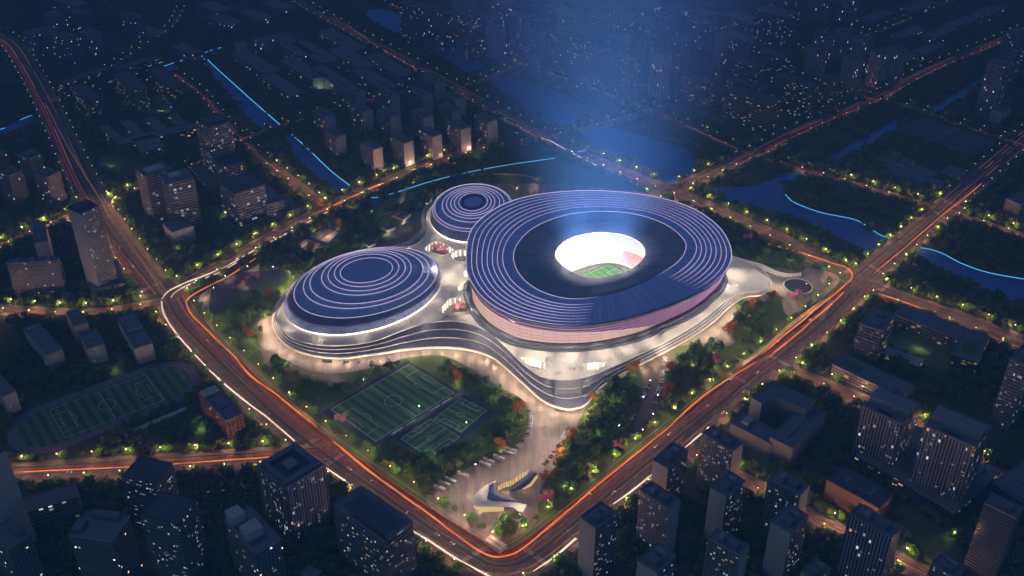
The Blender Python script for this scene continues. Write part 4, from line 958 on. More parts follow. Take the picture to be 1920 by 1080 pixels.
# --- bottom left
B('office_tower', 'square tower with a sunken ring roof and central block at the lower-left crossing', 'office tower', (481, 873), (535, 917), (608, 872), 63, 'fins', None, None, [(.5, .5, .62, .62, .4, 'dark'), (.5, .5, .26, .26, 3, 'conc'), (.12, .5, .12, .96, 3, 'roof'), (.88, .5, .12, .96, 3, 'roof'), (.5, .12, .66, .12, 3, 'roof'), (.5, .88, .66, .12, 3, 'roof')], fins=4.2, wins=60)
B('office_tower', 'dark tower with an L-shaped roof slot beside the ring road, lower edge', 'office tower', (623, 949), (722, 1018), (776, 980), 60, 'tower_lit', None, None, [(.3, .1, .7, .04, 1.4, 'dark'), (.5, .5, .8, .7, .5, 'roof_dark')], bands=4.0, wins=40, wcol='win_warm')
B('office_tower', 'dark tower with rows of small lights standing behind its twin', 'office tower', (228, 894), (290, 908), (325, 870), 60, 'tower_lit', None, 'twin dark towers at the lower left', [], wins=26, roofm='roof_dark', bands=4.)
B('office_tower', 'dark tower with rows of small lights standing in front of its twin', 'office tower', (263, 965), (332, 984), (368, 938), 66, 'tower_lit', None, 'twin dark towers at the lower left', [], wins=34, roofm='roof_dark', bands=4.)
B('office_slab', 'low dark slab with long floor bands at the lower left', 'office block', (33, 938), (46, 962), (147, 938), 26, 'office', None, None, [], bands=4.2, roofm='roof')
B('stepped_block', 'unlit block with a notched roof at the lower edge left of the twin dark towers', 'office block', (133, 1000), (212, 1016), (236, 968), 55, 'resi_dim', None, None, [(.5, .9, .6, .2, 4, 'roof'), (.9, .4, .2, .4, 3, 'roof')])
B('stepped_block', 'unlit block in the bottom left corner', 'office block', (-25, 1000), (15, 1032), (58, 1005), 55, 'resi_dim', None, None, [(.5, .8, .5, .3, 4, 'roof')])
B('curved_tower', 'plain dark tower cut by the left picture edge below the running track', 'office tower', (-70, 838), (-40, 872), (8, 842), 105, 'plain', None, None, [], roofm='roof_dark')
sb = B('twin_slab', 'slim dark block with two tall roof boxes at the lower edge', 'tower block', (432, 968), (478, 1040), (520, 1006), 58, 'resi_dim', None, None, [(.86, .3, .24, .5, 9, 'plaster'), (.42, .4, .26, .6, 8, 'plaster')], wins=14)
B('roof_stub', 'roof of a small block at the lower edge right of the slim dark block', 'building', (565, 1075), (590, 1086), (602, 1072), 40, 'resi_dim')
# --- left
B('office_tower', 'tall dark tower with clusters of bright windows left of the north-west avenue', 'office tower', (126, 391), (152, 402), (188, 386), 105, 'tower_lit', 'A', None, [(.6, .5, .5, .8, 4, 'roof_dark')], wins=46, roofm='roof_dark')
B('podium_building', 'low pale base of the tall dark tower', 'building', (141, 505), (170, 545), (232, 542), 10, 'plain', None, None, [], wins=4)
B('apartment_slab', 'wide dark slab with three vertical ribs at the left edge', 'tower block', (20, 486), (12, 495), (108, 488), 45, 'resi_dim', None, None, [(.5, .2, .9, .05, 2, 'conc'), (.5, .5, .9, .05, 2, 'conc'), (.5, .8, .9, .05, 2, 'conc')], bands=3.2)
B('slim_block', 'slim block with a pale lit side wall behind the ribbed slab', 'building', (60, 420), (64, 457), (90, 452), 42, 'plain', None, None, [(.3, .5, .2, .8, 1.5, 'roof'), (.65, .5, .2, .8, 1.5, 'roof')])
B('small_block', 'long low block, leftmost of the four above the running track', 'building', (52, 614), (88, 667), (113, 652), 21, 'plain', None, 'four plain blocks above the running track', [(.92, .5, .1, .7, 1.5, 'conc')], wins=4)
B('small_block', 'block with an orange-lit end wall above the running track', 'building', (122, 586), (139, 613), (165, 605), 29, 'pink', None, 'four plain blocks above the running track', [(.5, .6, .2, .4, 1., 'roof')])
B('small_block', 'block standing in front of the one with the orange-lit wall', 'building', (149, 627), (163, 655), (196, 645), 21, 'plain', None, 'four plain blocks above the running track', [(.5, .6, .2, .4, 1., 'roof')], wins=4)
B('small_block', 'two-level block, rightmost of the four above the running track', 'building', (230, 598), (252, 655), (282, 640), 20, 'plain', None, 'four plain blocks above the running track', [(.75, .5, .48, .9, 3.5, 'roof')], wins=8)
B('small_block', 'block cut by the left edge beside the four plain blocks', 'building', (-30, 690), (5, 745), (22, 730), 22, 'plain', None, None, [], wins=4)
B('apartment_tower', 'dim tower at the left edge above the west street', 'tower block', (5, 320), (16, 331), (34, 318), 50, 'resi_dim', None, 'dim towers at the left edge', RX)
B('apartment_tower', 'dim tower at the left edge, further up behind the first', 'tower block', (40, 288), (52, 300), (72, 288), 50, 'resi_dim', None, 'dim towers at the left edge', RX)
B('apartment_tower', 'dim tower cut by the left edge', 'tower block', (-28, 285), (-14, 296), (6, 284), 50, 'resi_dim', None, 'dim towers at the left edge', RX)
B('apartment_tower', 'dim tower nearest the avenue among those at the left edge', 'tower block', (74, 322), (86, 334), (104, 320), 40, 'resi_dim', None, 'dim towers at the left edge', RX)
# centre left
B('apartment_block', 'left half of the pair of pale flat-roofed blocks with lit roof terraces', 'tower block', (257, 317), (274, 333), (322, 316), 68, 'office', None, 'pair of pale blocks', [(.5, .5, .5, .6, 2.5, 'plaster')], wins=12, wcol='win_warm', fins=6)
B('apartment_block', 'right half of the pair of pale flat-roofed blocks with lit roof terraces', 'tower block', (295, 328), (312, 347), (365, 336), 68, 'office', None, 'pair of pale blocks', [(.6, .45, .4, .4, 2.5, 'plaster')], wins=20, wcol='win_warm', bands=3.4)
B('annexe', 'small white annexe with square windows below the pair of pale blocks', 'building', (303, 419), (323, 436), (364, 424), 20, 'plain', None, None, [(.5, .85, .7, .2, -4, 'roof')], wins=5)
B('glass_tower', 'tall banded glass tower beside the canal street', 'office tower', (367, 224), (388, 240), (432, 227), 86, 'glass', None, None, [(.5, .5, .7, .7, 2, 'roof_dark')], bands=4.2, wins=30, roofm='roof_dark')
B('tower_base', 'mid-height block joined to the right of the glass tower', 'office block', (404, 292), (412, 314), (456, 301), 40, 'glass', None, None, [], bands=4.2, wins=12, roofm='roof_dark')
B('tower_base', 'low dark wing left of the glass tower', 'office block', (357, 312), (400, 356), (420, 350), 16, 'glass', None, None, [], wins=4, roofm='roof_dark')
B('office_block', 'cubic office block with lit window bands beside the park road', 'office block', (406, 341), (440, 364), (498, 347), 48, 'office', None, None, [(.55, .5, .4, .4, 1.0, 'roof_dark')], bands=4.6, wins=26, roofm='roof_dark')
B('office_wing', 'lower wing with a warm-lit end on the cubic office block', 'office block', (478, 354), (500, 385), (529, 373), 22, 'office', None, None, [], wins=14, wcol='win_warm')
B('office_wing', 'lowest ramp-roofed wing right of the cubic office block', 'office block', (508, 370), (520, 402), (556, 388), 8, 'conc', None, None, [])
# upper left: slabs with lit rows and low school roofs
gs = 'slabs with rows of lit windows at the upper left'
for lb, a, b, c in [('long slab at the rear left', (118, 151), (121, 158), (200, 128)), ('long slab at the rear right', (218, 125), (221, 133), (297, 106)), ('left wing running towards the low school', (137, 160), (163, 190), (188, 182)),
                    ('middle wing beside the lit lawn', (222, 138), (242, 172), (270, 162)), ('right wing beside the canal street', (286, 128), (312, 165), (338, 156))]:
    B('apartment_slab', lb+', one of the dark slabs with lit window rows', 'tower block', a, b, c, 34, 'slab', None, gs, [], roofm='roof_dark', wins=10, wcol='win_warm')
gl = 'low school roofs at the upper left'
for k, (lb, a, b, c) in enumerate([('leftmost narrow', (188, 238), (212, 262), (228, 257)), ('second narrow', (228, 228), (250, 255), (268, 250)), ('third narrow', (275, 222), (295, 247), (312, 242)), ('rightmost narrow', (316, 214), (338, 238), (352, 234)), ('long front', (215, 262), (222, 272), (372, 240)), ('pale-cornered front', (245, 262), (270, 285), (312, 275))]):
    B('school_building', lb+' low school roof below the lit lawn', 'school', a, b, c, 11, 'school', None, gl, [(.4, .9, .1, .1, 4, 'plaster')] if k == 5 else [], wins=4, wcol='win_warm')
ge = 'long housing blocks of the estate beyond the canal'
for k, (lb, cx, cy) in enumerate([('nearest the canal head', 478, 120), ('in the front row, left', 528, 162), ('in the front row, middle', 568, 132), ('in the back row, left', 588, 100), ('lit at its end, in the middle row', 622, 148), ('in the middle row, right', 660, 112), ('in the front row, right', 700, 150), ('near the pale avenue', 730, 125), ('behind the avenue trees', 640, 78), ('leftmost of the back row', 545, 88)]):
    B('housing_block', 'long housing block '+lb+' of the estate', 'housing block', (cx-30, cy-22), (cx+18, cy+18), (cx+36, cy+8), 19, 'resi_dim', None, ge, [(.5, .5, .8, .2, 1.2, 'roof')])
B('housing_tower', 'small tower with a white-lit edge beyond the canal head', 'tower block', (444, 80), (450, 84), (458, 79), 26, 'plain', None, None, [])
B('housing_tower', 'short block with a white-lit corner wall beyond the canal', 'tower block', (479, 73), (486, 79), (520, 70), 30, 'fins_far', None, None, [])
gt = 'towers of the housing cluster above the park road'
for k, (lb, x, y, h_) in enumerate([('nearest, with rows of balconies', 697, 276, 36), ('front row, second from the left', 755, 264, 36), ('front row, third', 808, 252, 36), ('front row, fourth', 862, 238, 36), ('front row, rightmost', 912, 224, 36),
        ('leftmost, beside the canal', 628, 252, 34), ('second row, with a pale lit side', 678, 206, 36), ('second row, middle', 730, 214, 36), ('second row, with white balconies', 792, 216, 36), ('second row, right', 845, 205, 36),
        ('third row, left', 664, 172, 34), ('third row, middle', 728, 178, 34), ('third row, right', 790, 176, 34), ('third row, by the avenue', 852, 182, 34), ('rearmost, by the avenue', 812, 150, 34), ('leftmost of the second row', 608, 215, 34)]):
    B('apartment_tower', 'warm-sided housing tower, '+lb, 'tower block', (x-22, y-8), (x+2, y+6), (x+20, y), h_, 'resi_dim', 'C', gt, [(.5, .5, .4, .3, 3, 'roof')], wins=5 if k < 10 else 0)
# upper left corner towers
gu = 'hazy towers in the upper left corner'
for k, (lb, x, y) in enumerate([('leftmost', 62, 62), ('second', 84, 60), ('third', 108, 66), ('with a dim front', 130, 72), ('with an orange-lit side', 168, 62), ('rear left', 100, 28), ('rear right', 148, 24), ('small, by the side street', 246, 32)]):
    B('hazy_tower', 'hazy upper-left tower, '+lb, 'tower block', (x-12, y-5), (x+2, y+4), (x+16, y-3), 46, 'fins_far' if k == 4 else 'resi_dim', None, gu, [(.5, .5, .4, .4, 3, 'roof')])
# far housing, top centre and right
gf = 'hazy far housing towers'
far = [(770, 8), (800, 14), (828, 22), (880, 28), (912, 36), (930, 52), (975, 30), (1000, 36), (1040, 12), (1064, 22), (1092, 60), (1060, 62), (1120, 30), (1150, 12), (1120, 92), (1160, 70), (1190, 36), (1218, 8), (1246, 30), (1280, 10), (1310, 40), (1240, 100), (1275, 75), (945, 8), (1010, 60), (870, 2), (1085, 100), (1180, 108)]
for k, (x, y) in enumerate(far):
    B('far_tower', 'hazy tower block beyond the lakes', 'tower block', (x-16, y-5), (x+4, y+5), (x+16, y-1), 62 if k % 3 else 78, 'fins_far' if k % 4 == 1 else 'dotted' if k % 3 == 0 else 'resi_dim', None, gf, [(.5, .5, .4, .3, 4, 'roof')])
B('far_tower', 'tower beyond the lakes with a bright white striped front', 'tower block', (1194, 78), (1213, 84), (1223, 79), 60, 'fins_far', None, None, [], wins=14)
ar = B('far_arena', 'wide low hall with a pale edge beyond the second lake', 'hall', (1155, 150), (1205, 162), (1262, 148), 16, 'conc', None, None, [(.5, .5, .8, .8, 2, 'roof_dark')], roofm='plaster')
gb = 'big dark slabs with many lit windows at the upper right'
for lb, a, b, c in [('nearest the river road crossing', (1358, 170), (1444, 197), (1468, 188)), ('behind the nearest, to the left', (1362, 148), (1430, 170), (1436, 160)), ('at the left end by the lake', (1268, 142), (1325, 158), (1346, 152)), ('in the middle row', (1368, 112), (1420, 128), (1442, 122)), ('in the middle row, long front', (1452, 142), (1520, 166), (1536, 158)), ('at the back', (1420, 98), (1480, 112), (1496, 106)), ('at the right end', (1508, 136), (1572, 156), (1584, 150))]:
    B('lit_slab', 'large dark slab with many lit windows, '+lb, 'tower block', a, b, c, 52, 'slab', None, gb, [], roofm='roof_dark', bands=6)
for k, (lb, a, b, c) in enumerate([('left', (1290, 18), (1330, 30), (1345, 24)), ('middle', (1350, 26), (1400, 40), (1416, 34)), ('right', (1420, 16), (1470, 32), (1490, 24)), ('front', (1340, 62), (1400, 78), (1420, 70)), ('rear', (1440, -12), (1490, 0), (1506, -6))]):
    B('dotted_slab', 'far slab covered in tiny cool lights, '+lb+' one at the top right', 'tower block', a, b, c, 60, 'dotted', None, 'far slabs with tiny lights', [])
B('red_lit_tower', 'slim far tower with a reddish lit foot left of the big slabs', 'tower block', (1344, 62), (1356, 68), (1366, 64), 66, 'fins_far', None, None, [])
B('brick_pavilion', 'small reddish pavilion with a dark roof beside the lakeside road', 'pavilion', (1321, 212), (1350, 228), (1372, 216), 11, 'brick', None, None, [(.5, .5, .8, .8, .3, 'green_roof')])
gz = 'hazy ribbed towers at the upper right'
for k, (lb, x, y, h_) in enumerate([('with a red-lit foot at the top edge', 1545, -25, 70), ('second at the top edge', 1592, -22, 70), ('front left', 1532, 88, 60), ('front middle', 1600, 110, 60), ('tall with a lit crown', 1618, 72, 64), ('behind the front left', 1545, 66, 60), ('right', 1650, 100, 58), ('far right', 1680, 92, 58), ('small, between the streets', 1582, 60, 55)]):
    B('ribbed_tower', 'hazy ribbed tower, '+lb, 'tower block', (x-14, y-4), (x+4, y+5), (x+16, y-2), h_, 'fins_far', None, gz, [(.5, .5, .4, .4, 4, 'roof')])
B('fin_tower', 'tall tower with pale vertical fins at the right edge', 'office tower', (1851, 119), (1886, 126), (1902, 116), 85, 'fins', None, None, [(.5, .5, .6, .6, 2, 'roof')], fins=6.5)
B('fin_tower', 'square grid tower behind the one with pale vertical fins', 'office tower', (1885, 60), (1915, 68), (1932, 60), 88, 'glass', None, None, [(.5, .5, .6, .6, 3, 'roof')], bands=8)
B('small_block', 'small pale-roofed block at the foot of the finned tower', 'building', (1860, 205), (1880, 212), (1893, 200), 18, 'plain', None, None, [])
B('warehouse', 'long dark-roofed warehouse right of the river strip', 'warehouse', (1690, 236), (1826, 286), (1860, 262), 10, 'conc', None, None, [(.5, .5, .05, .9, .8, 'roof')], roofm='roof_dark')
gw_ = 'low flat buildings among the trees right of the river'
for lb, a, b, c, h_ in [('long flat one', (1640, 298), (1700, 322), (1712, 314), 6), ('white cube', (1683, 304), (1698, 312), (1712, 302), 9), ('lowest long one', (1655, 322), (1760, 352), (1772, 342), 5), ('right one', (1770, 318), (1800, 330), (1808, 318), 5), ('middle one', (1705, 318), (1740, 334), (1752, 322), 5), ('upper one', (1662, 290), (1680, 296), (1690, 288), 5)]:
    B('low_building', lb+' of the low flat buildings among the trees right of the river', 'building', a, b, c, h_, 'plain', None, gw_, [])
B('apartment_block', 'dim block at the right edge above the river', 'tower block', (1888, 372), (1915, 385), (1945, 368), 26, 'resi_dim', None, None, [])
gm_ = 'hazy low blocks at the top left'
for k, (x, y) in enumerate([(420, 40), (480, 30), (400, 15), (520, 12), (350, 95), (280, 60), (130, 5)]):
    B('far_block', 'hazy low block at the top left', 'building', (x-24, y-8), (x+10, y+8), (x+30, y), 18, 'resi_dim', None, gm_, [])
for k, (x, y) in enumerate([(1640, 30), (1690, 110), (1740, 90), (1760, 60), (1700, 60), (1800, 40), (1850, 20), (1720, 10), (1660, 140)]):
    B('far_block', 'hazy low block at the top right', 'building', (x-24, y+4), (x-10, y+12), (x+26, y-8), 14, 'resi_dim', None, 'hazy low blocks at the top right', [])
# office lights at the roots of the lit walls (small wall washers by the buildings that the photo shows lit from below)
for px, e, col in [((1095, 1075), 9000, (1, .55, .35)), ((158, 640), 6500, (1, .55, .3)), ((1340, 1040), 1800, (1, .7, .5)), ((1262, 1030), 1200, (1, .7, .5)), ((170, 125), 9000, (1, .45, .25)), ((1865, 1075), 6000, (1, .45, .3)), ((1575, 990), 3500, (1, .5, .35)), ((1228, 150), 8000, (1, .9, .8)), ((335, 470), 2500, (1, .8, .6)), ((85, 500), 2500, (1, .75, .5)),
                   ((685, 330), 5000, (1, .7, .45)), ((720, 322), 4200, (1, .5, .3)), ((770, 306), 4200, (1, .5, .3)), ((825, 292), 4200, (1, .5, .3)), ((880, 278), 4200, (1, .5, .3)), ((930, 262), 3000, (1, .5, .3)), ((1345, 140), 9000, (1, .45, .25)), ((1545, 68), 12000, (1, .4, .25)), ((1595, 65), 12000, (1, .4, .25)), ((1535, 148), 8000, (1, .45, .3)), ((1605, 165), 6000, (1, .45, .3)), ((1325, 240), 1500, (1, .45, .3)),
                   ((1780, 640), 0, (1, 1, 1)), ((1725, 650), 2200, (1, .95, .6)), ((1790, 1000), 3000, (1, .95, .55)), ((1620, 780), 1200, (.9, 1, .5)), ((300, 205), 3500, (.9, 1, .5)), ((205, 308), 2000, (.8, 1, .4)), ((375, 800), 1600, (.8, 1, .4)), ((600, 165), 3500, (.9, 1, .6)), ((215, 690), 900, (1, .8, .3)), ((420, 400), 1200, (.9, 1, .4)), ((1400, 1050), 900, (.8, 1, .6))]:
    if e: p = G(*px, 4); lamp('POINT', (p[0], p[1], 5), e, col, .6, name='garden_or_fill_light')
# ================================================================ SPORTS FIELDS
def frame_from(px4, z):
    P = [np.array(G(*p, z)) for p in px4]; c = sum(P)/4
    u = ((P[1]-P[0])+(P[2]-P[3]))/2; v = ((P[3]-P[0])+(P[2]-P[1]))/2
    return c, np.linalg.norm(u), np.linalg.norm(v), math.atan2(u[1], u[0])
cfield = MB(); flat_poly(cfield, GL([(600, 773), (762, 676), (868, 738), (905, 748), (936, 775), (822, 860), (790, 852), (738, 822), (700, 838)]), .48)
tag(cfield.build('court_surround', M_['navy']), kind='structure')
M_['turf_dark'] = turf('turf_dark', (.030, .085, .035), (.085, .17, .065), 0, 10.)
M_['turf_small'] = turf('turf_small', (.04, .095, .035), (.10, .18, .06), 0, 8.)
def field(px4, label, mat, mg=0):
    c, lu, lv, a = frame_from(px4, .6)
    if lv > lu: a += math.pi/2; lu, lv = lv, lu
    r = empty('soccer_field', (c[0], c[1], .6), a); tag(r, label, 'soccer field'); pitch(r, lu, lv, mat, .38, 0, True, mg)
    paint([(c[0]+x*math.cos(a)-y*math.sin(a), c[1]+x*math.sin(a)+y*math.cos(a)) for x, y in ((-lu/2-5, -lv/2-5), (lu/2+5, -lv/2-5), (lu/2+5, lv/2+5), (-lu/2-5, lv/2+5))], 5)
    return c, lu, lv, a
f1 = field([(610, 773), (765, 685), (853, 734), (715, 821)], 'large striped soccer field between the left arena and the ring road', M_['turf_dark'])
f2 = field([(812, 782), (868, 747), (908, 768), (866, 814)], 'upper one of the two small soccer fields', M_['turf_small'])
f3 = field([(748, 825), (808, 785), (862, 820), (810, 856)], 'lower one of the two small soccer fields', M_['turf_small'])
def goal(c, a, off, sgn, label, gw=7.3):
    r = empty('soccer_goal', (c[0]+off*sgn*math.cos(a), c[1]+off*sgn*math.sin(a), .65), a+(0 if sgn > 0 else math.pi)); tag(r, label, 'goal', 'goals on the soccer fields')
    m = MB(); m.tube([(0, -gw/2, 0), (0, -gw/2, 2.4), (0, gw/2, 2.4), (0, gw/2, 0)], .12, 5); m.tube([(0, -gw/2, 2.4), (2, -gw/2, 0), (2, gw/2, 0), (0, gw/2, 2.4)], .06, 4); m.build('goal_frame', M_['white'], r)
for (c, lu, lv, a), nm in ((f1, 'large field'), (f2, 'upper small field'), (f3, 'lower small field')):
    for s, e in ((1, 'first'), (-1, 'opposite')): goal(c, a, lu/2, s, 'white goal at the %s end of the %s' % ('upper' if (s > 0) == (math.sin(a) > 0) else 'lower', nm), 7.3 if nm == 'large field' else 5)
def fence(px, label, z=.5, h=3.0):
    w = resample(GL(px, z), 6); o = empty('field_fence', (*w[0], z)); tag(o, label, 'fence')
    m = MB(); x0, y0 = w[0]
    for zz in (h, h*.5, .2): m.tube([(p[0]-x0, p[1]-y0, zz) for p in w], .09, 4)
    m.build('rail', M_['steel'], o); m = MB()
    for p in w: m.tube([(p[0]-x0, p[1]-y0, 0), (p[0]-x0, p[1]-y0, h)], .09, 4)
    m.build('posts', M_['steel'], o)
fence([(602, 774), (763, 677)], 'metal fence along the upper left side of the large soccer field'); fence([(763, 677), (866, 737), (935, 775)], 'metal fence along the plaza side of the soccer fields')
fence([(715, 828), (860, 738)], 'metal fence between the large field and the small fields'); fence([(824, 860), (935, 776)], 'metal fence below the small soccer fields')
# paved strip with benches between the fields
mb = MB(); c = line_w([(735, 818), (866, 738)], 0, False, 4); ribbon(mb, c, 4.5, .58); tag(mb.build('path', M_['paving']), kind='structure')
for k, t in enumerate((.12, .3, .62, .8)):
    p = c[int(t*(len(c)-1))]; a = math.atan2(c[-1][1]-c[0][1], c[-1][0]-c[0][0])
    o = empty('team_shelter', (p[0], p[1], .6), a); tag(o, ['team shelter nearest the road on the strip between the fields', 'team shelter below the middle of the strip between the fields', 'team shelter above the middle of the strip between the fields', 'team shelter nearest the plaza on the strip between the fields'][k], 'shelter', 'team shelters between the soccer fields')
    m = MB(); m.grid([[(-6, 1.2, 0), (6, 1.2, 0)], [(-6, 1.3, 1.6), (6, 1.3, 1.6)], [(-6, .9, 2.2), (6, .9, 2.2)], [(-6, -.6, 2.4), (6, -.6, 2.4)], [(-6, -.6, 2.3), (6, -.6, 2.3)]], False); m.build('canopy', M_['white'], o)
    m = MB(); m.box((0, .6, .45), (11, .5, .12)); m.build('bench', M_['marking'], o)
# running track at the left
t1 = np.array(G(96, 800)); t2 = np.array(G(300, 722)); d = t2-t1; Ld = np.linalg.norm(d); ta = math.atan2(d[1], d[0]); tc_ = (t1+t2)/2
track = empty('running_track', (tc_[0], tc_[1], .3), ta); tag(track, 'unlit oval running track round a striped field at the left', 'running track')
def stadium_loop(L_, r, z, n=28):
    P = [(L_/2+r*math.cos(t), r*math.sin(t), z) for t in np.linspace(-math.pi/2, math.pi/2, n)]
    return P+[(-L_/2+r*math.cos(t), r*math.sin(t), z) for t in np.linspace(math.pi/2, 3*math.pi/2, n)]
R1, R0 = 40., 30.
M_['track'] = plain('track_surface', (.10, .085, .13), .8, 0, .15, .1)
m = MB(); m.grid([stadium_loop(Ld, R1, .1), stadium_loop(Ld, R0, .1)], True, 0, False); m.build('lanes', M_['track'], track)
m = MB()
for k in range(7):
    r = R0+1.22*k+.6; m.grid([stadium_loop(Ld, r+.16, .15), stadium_loop(Ld, r-.16, .15)], True, 0, False)
m.build('lane_lines', M_['kerb'], track)
m = MB(); flat_poly(m, [(p[0], p[1]) for p in stadium_loop(Ld, R0, 0)], .1); m.build('infield', M_['turf_dark'], track)
fr = empty('soccer_field', (tc_[0], tc_[1], .45), ta); tag(fr, 'dark striped soccer field inside the running track', 'soccer field'); pitch(fr, 96, 52, M_['turf_dark'], .35, .0, True, 0)
paint([(tc_[0]+p[0]*math.cos(ta)-p[1]*math.sin(ta), tc_[1]+p[0]*math.sin(ta)+p[1]*math.cos(ta)) for p in stadium_loop(Ld, R1+3, 0)], 5)
B('grandstand', 'low pale curved grandstand beside the running track', 'grandstand', (231, 812), (236, 818), (352, 768), 6, 'plain', None, None, [], roofm='plaster', parapet=.3)
lt = B('lattice_building', 'building wrapped in a red lattice beside the running track', 'building', (374, 738), (424, 790), (455, 775), 26, 'resi_dim', None, None, [(.9, .5, .18, .9, 3, 'plaster'), (.5, .5, .3, .5, 2, 'roof')])
gm2 = plain('red_lattice', (.42, .14, .10), .7, 0, .1)
a_, b_, c_ = G(374, 738, 26), G(424, 790, 26), G(455, 775, 26); q, u, v = rect3(a_, b_, c_); lx, ly = lt.location.x, lt.location.y
m = MB(); un = u/np.linalg.norm(u); vn = v/np.linalg.norm(v); B2 = np.array(b_)-np.array([lx, ly])
for (dv, L_, nn_) in ((u, np.linalg.norm(u), -vn), (v, np.linalg.norm(v), -un)):
    for k in range(int(L_/4)+1):
        p = B2+dv*(k*4/L_)+nn_*.5; m.box((p[0], p[1], 13), (.6, .6, 26), math.atan2(dv[1], dv[0]))
    for j in range(1, 8):
        p = B2+dv*.5+nn_*.5; m.box((p[0], p[1], j*3.6), (L_, .6, .5), math.atan2(dv[1], dv[0]))
m.build('lattice', gm2, lt)

# ================================================================ SWOOPING ENTRANCE PAVILION
pc = G(948, 935); pav = empty('entrance_pavilion', (pc[0], pc[1], PLAZA_Z)); tag(pav, 'white swooping pavilion with a curling roof on the plaza near the bottom corner', 'pavilion')
def pp(x, y, z): g_ = G(x, y, z); return (g_[0]-pc[0], g_[1]-pc[1], z-PLAZA_Z)
def band(name, E0, E1, mat, thick=.5, sub=6):
    a = catmull(E0, False, sub); b = catmull(E1, False, sub); a = [pp(*p) for p in a]; b = [pp(*p) for p in b]
    mid = [((p[0]+q[0])/2, (p[1]+q[1])/2, (p[2]+q[2])/2+.6) for p, q in zip(a, b)]
    m = MB(); m.grid([a, mid, b, [(p[0], p[1], p[2]-thick) for p in b], [(p[0], p[1], p[2]-thick) for p in a], a], False, 0, True); return m.build(name, M_[mat], pav)
band('roof_shell', [(930, 900, 1.2), (914, 908, 4), (899, 919, 6), (887, 934, 8), (887, 946, 8), (905, 950, 8.5), (930, 950, 9), (955, 950, 8.5), (968, 955, 7), (973, 966, 4), (964, 981, .6)],
     [(930, 902, 1.4), (920, 914, 5.2), (914, 928, 8), (914, 936, 9.5), (925, 940, 10), (945, 941, 10), (965, 942, 9.5), (982, 945, 9), (987, 947, 8), (980, 960, 4.5), (966, 981, .8)], 'white')
band('roof_shell', [(914, 912, 5), (912, 922, 6.5), (914, 932, 7.5), (930, 938, 8), (950, 938, 7)], [(930, 904, 5), (931, 918, 6), (936, 924, 6), (950, 931, 6), (972, 941, 5)], 'blue2')
band('roof_shell', [(956, 919, 4.5), (974, 906, 5.8), (986, 892, 6), (993, 882, 5)], [(958, 922, 4.5), (982, 914, 5.5), (996, 900, 5.5), (1008, 888, 4.6)], 'blue2')
def wallr(name, pts, mat, h=None):
    c = catmull(pts, False, 6); m = MB(); m.grid([[pp(p[0], p[1], p[2]) for p in c], [(pp(p[0], p[1], p[2])[0], pp(p[0], p[1], p[2])[1], .1) for p in c]], False, 0, True); return m.build(name, mat if not isinstance(mat, str) else M_[mat], pav)
M_['pav_glow'] = facade('pavilion_glass', (.35, .3, .22), 1.4, 20, .5, 2., 3., 0., .9)
M_['pav_glow2'] = glow('pavilion_warm', (1, .68, .30), .9)
wallr('glass_wall', [(931, 917, 6), (933, 912, 6.5), (945, 905, 6.8), (960, 900, 6.8), (975, 890, 6.5), (992, 882, 5)], 'pav_glow2')
wallr('glass_wall', [(980, 916, 1.5), (995, 906, 4.5), (1002, 896, 5.5), (1008, 889, 5)], 'pav_glow2')
wallr('glass_wall', [(887, 940, 6), (892, 947, 6), (905, 950, 6.2), (925, 950, 6.5), (945, 949, 6.5)], 'pav_glow2')
for k in range(14):
    t = k/13; P_ = catmull([(931, 917, 6), (933, 912, 6.5), (945, 905, 6.8), (960, 900, 6.8), (975, 890, 6.5), (992, 882, 5)], False, 6); p = P_[int(t*(len(P_)-1))]; a = pp(p[0], p[1]+.8, p[2])
    m = MB(); m.box((a[0], a[1]-.3, a[2]/2), (.45, .45, a[2])); m.build('mullion', M_['dark'], pav)
for px in ((915, 955), (950, 922), (995, 918), (940, 965), (900, 958), (960, 940), (880, 930)): p = G(*px, 2); lamp('POINT', (p[0], p[1], 3), 1300, (1, .72, .4), .3)
ki = B('station_kiosk', 'flat pale entrance kiosk at the bottom corner of the plaza', 'kiosk', (906, 1013), (937, 1033), (951, 1022), 4, 'plain', None, None, [(.5, .5, .8, .1, .3, 'roof')], roofm='plaster', parapet=.3)
for lb, a, b, c in [('by the round arena, with a lit end wall', (735, 402), (757, 410), (769, 400)), ('in the garden above the left arena', (678, 452), (692, 461), (705, 456)), ('with a glowing side in the garden', (718, 424), (728, 432), (738, 424))]:
    B('garden_hut', 'small garden hut '+lb, 'hut', a, b, c, 4, 'plain', None, 'garden huts', [], parapet=.2); p = G(b[0], b[1]+3, 2); lamp('POINT', (p[0], p[1]-3, 2.5), 2400, (1, .8, .45), .3)

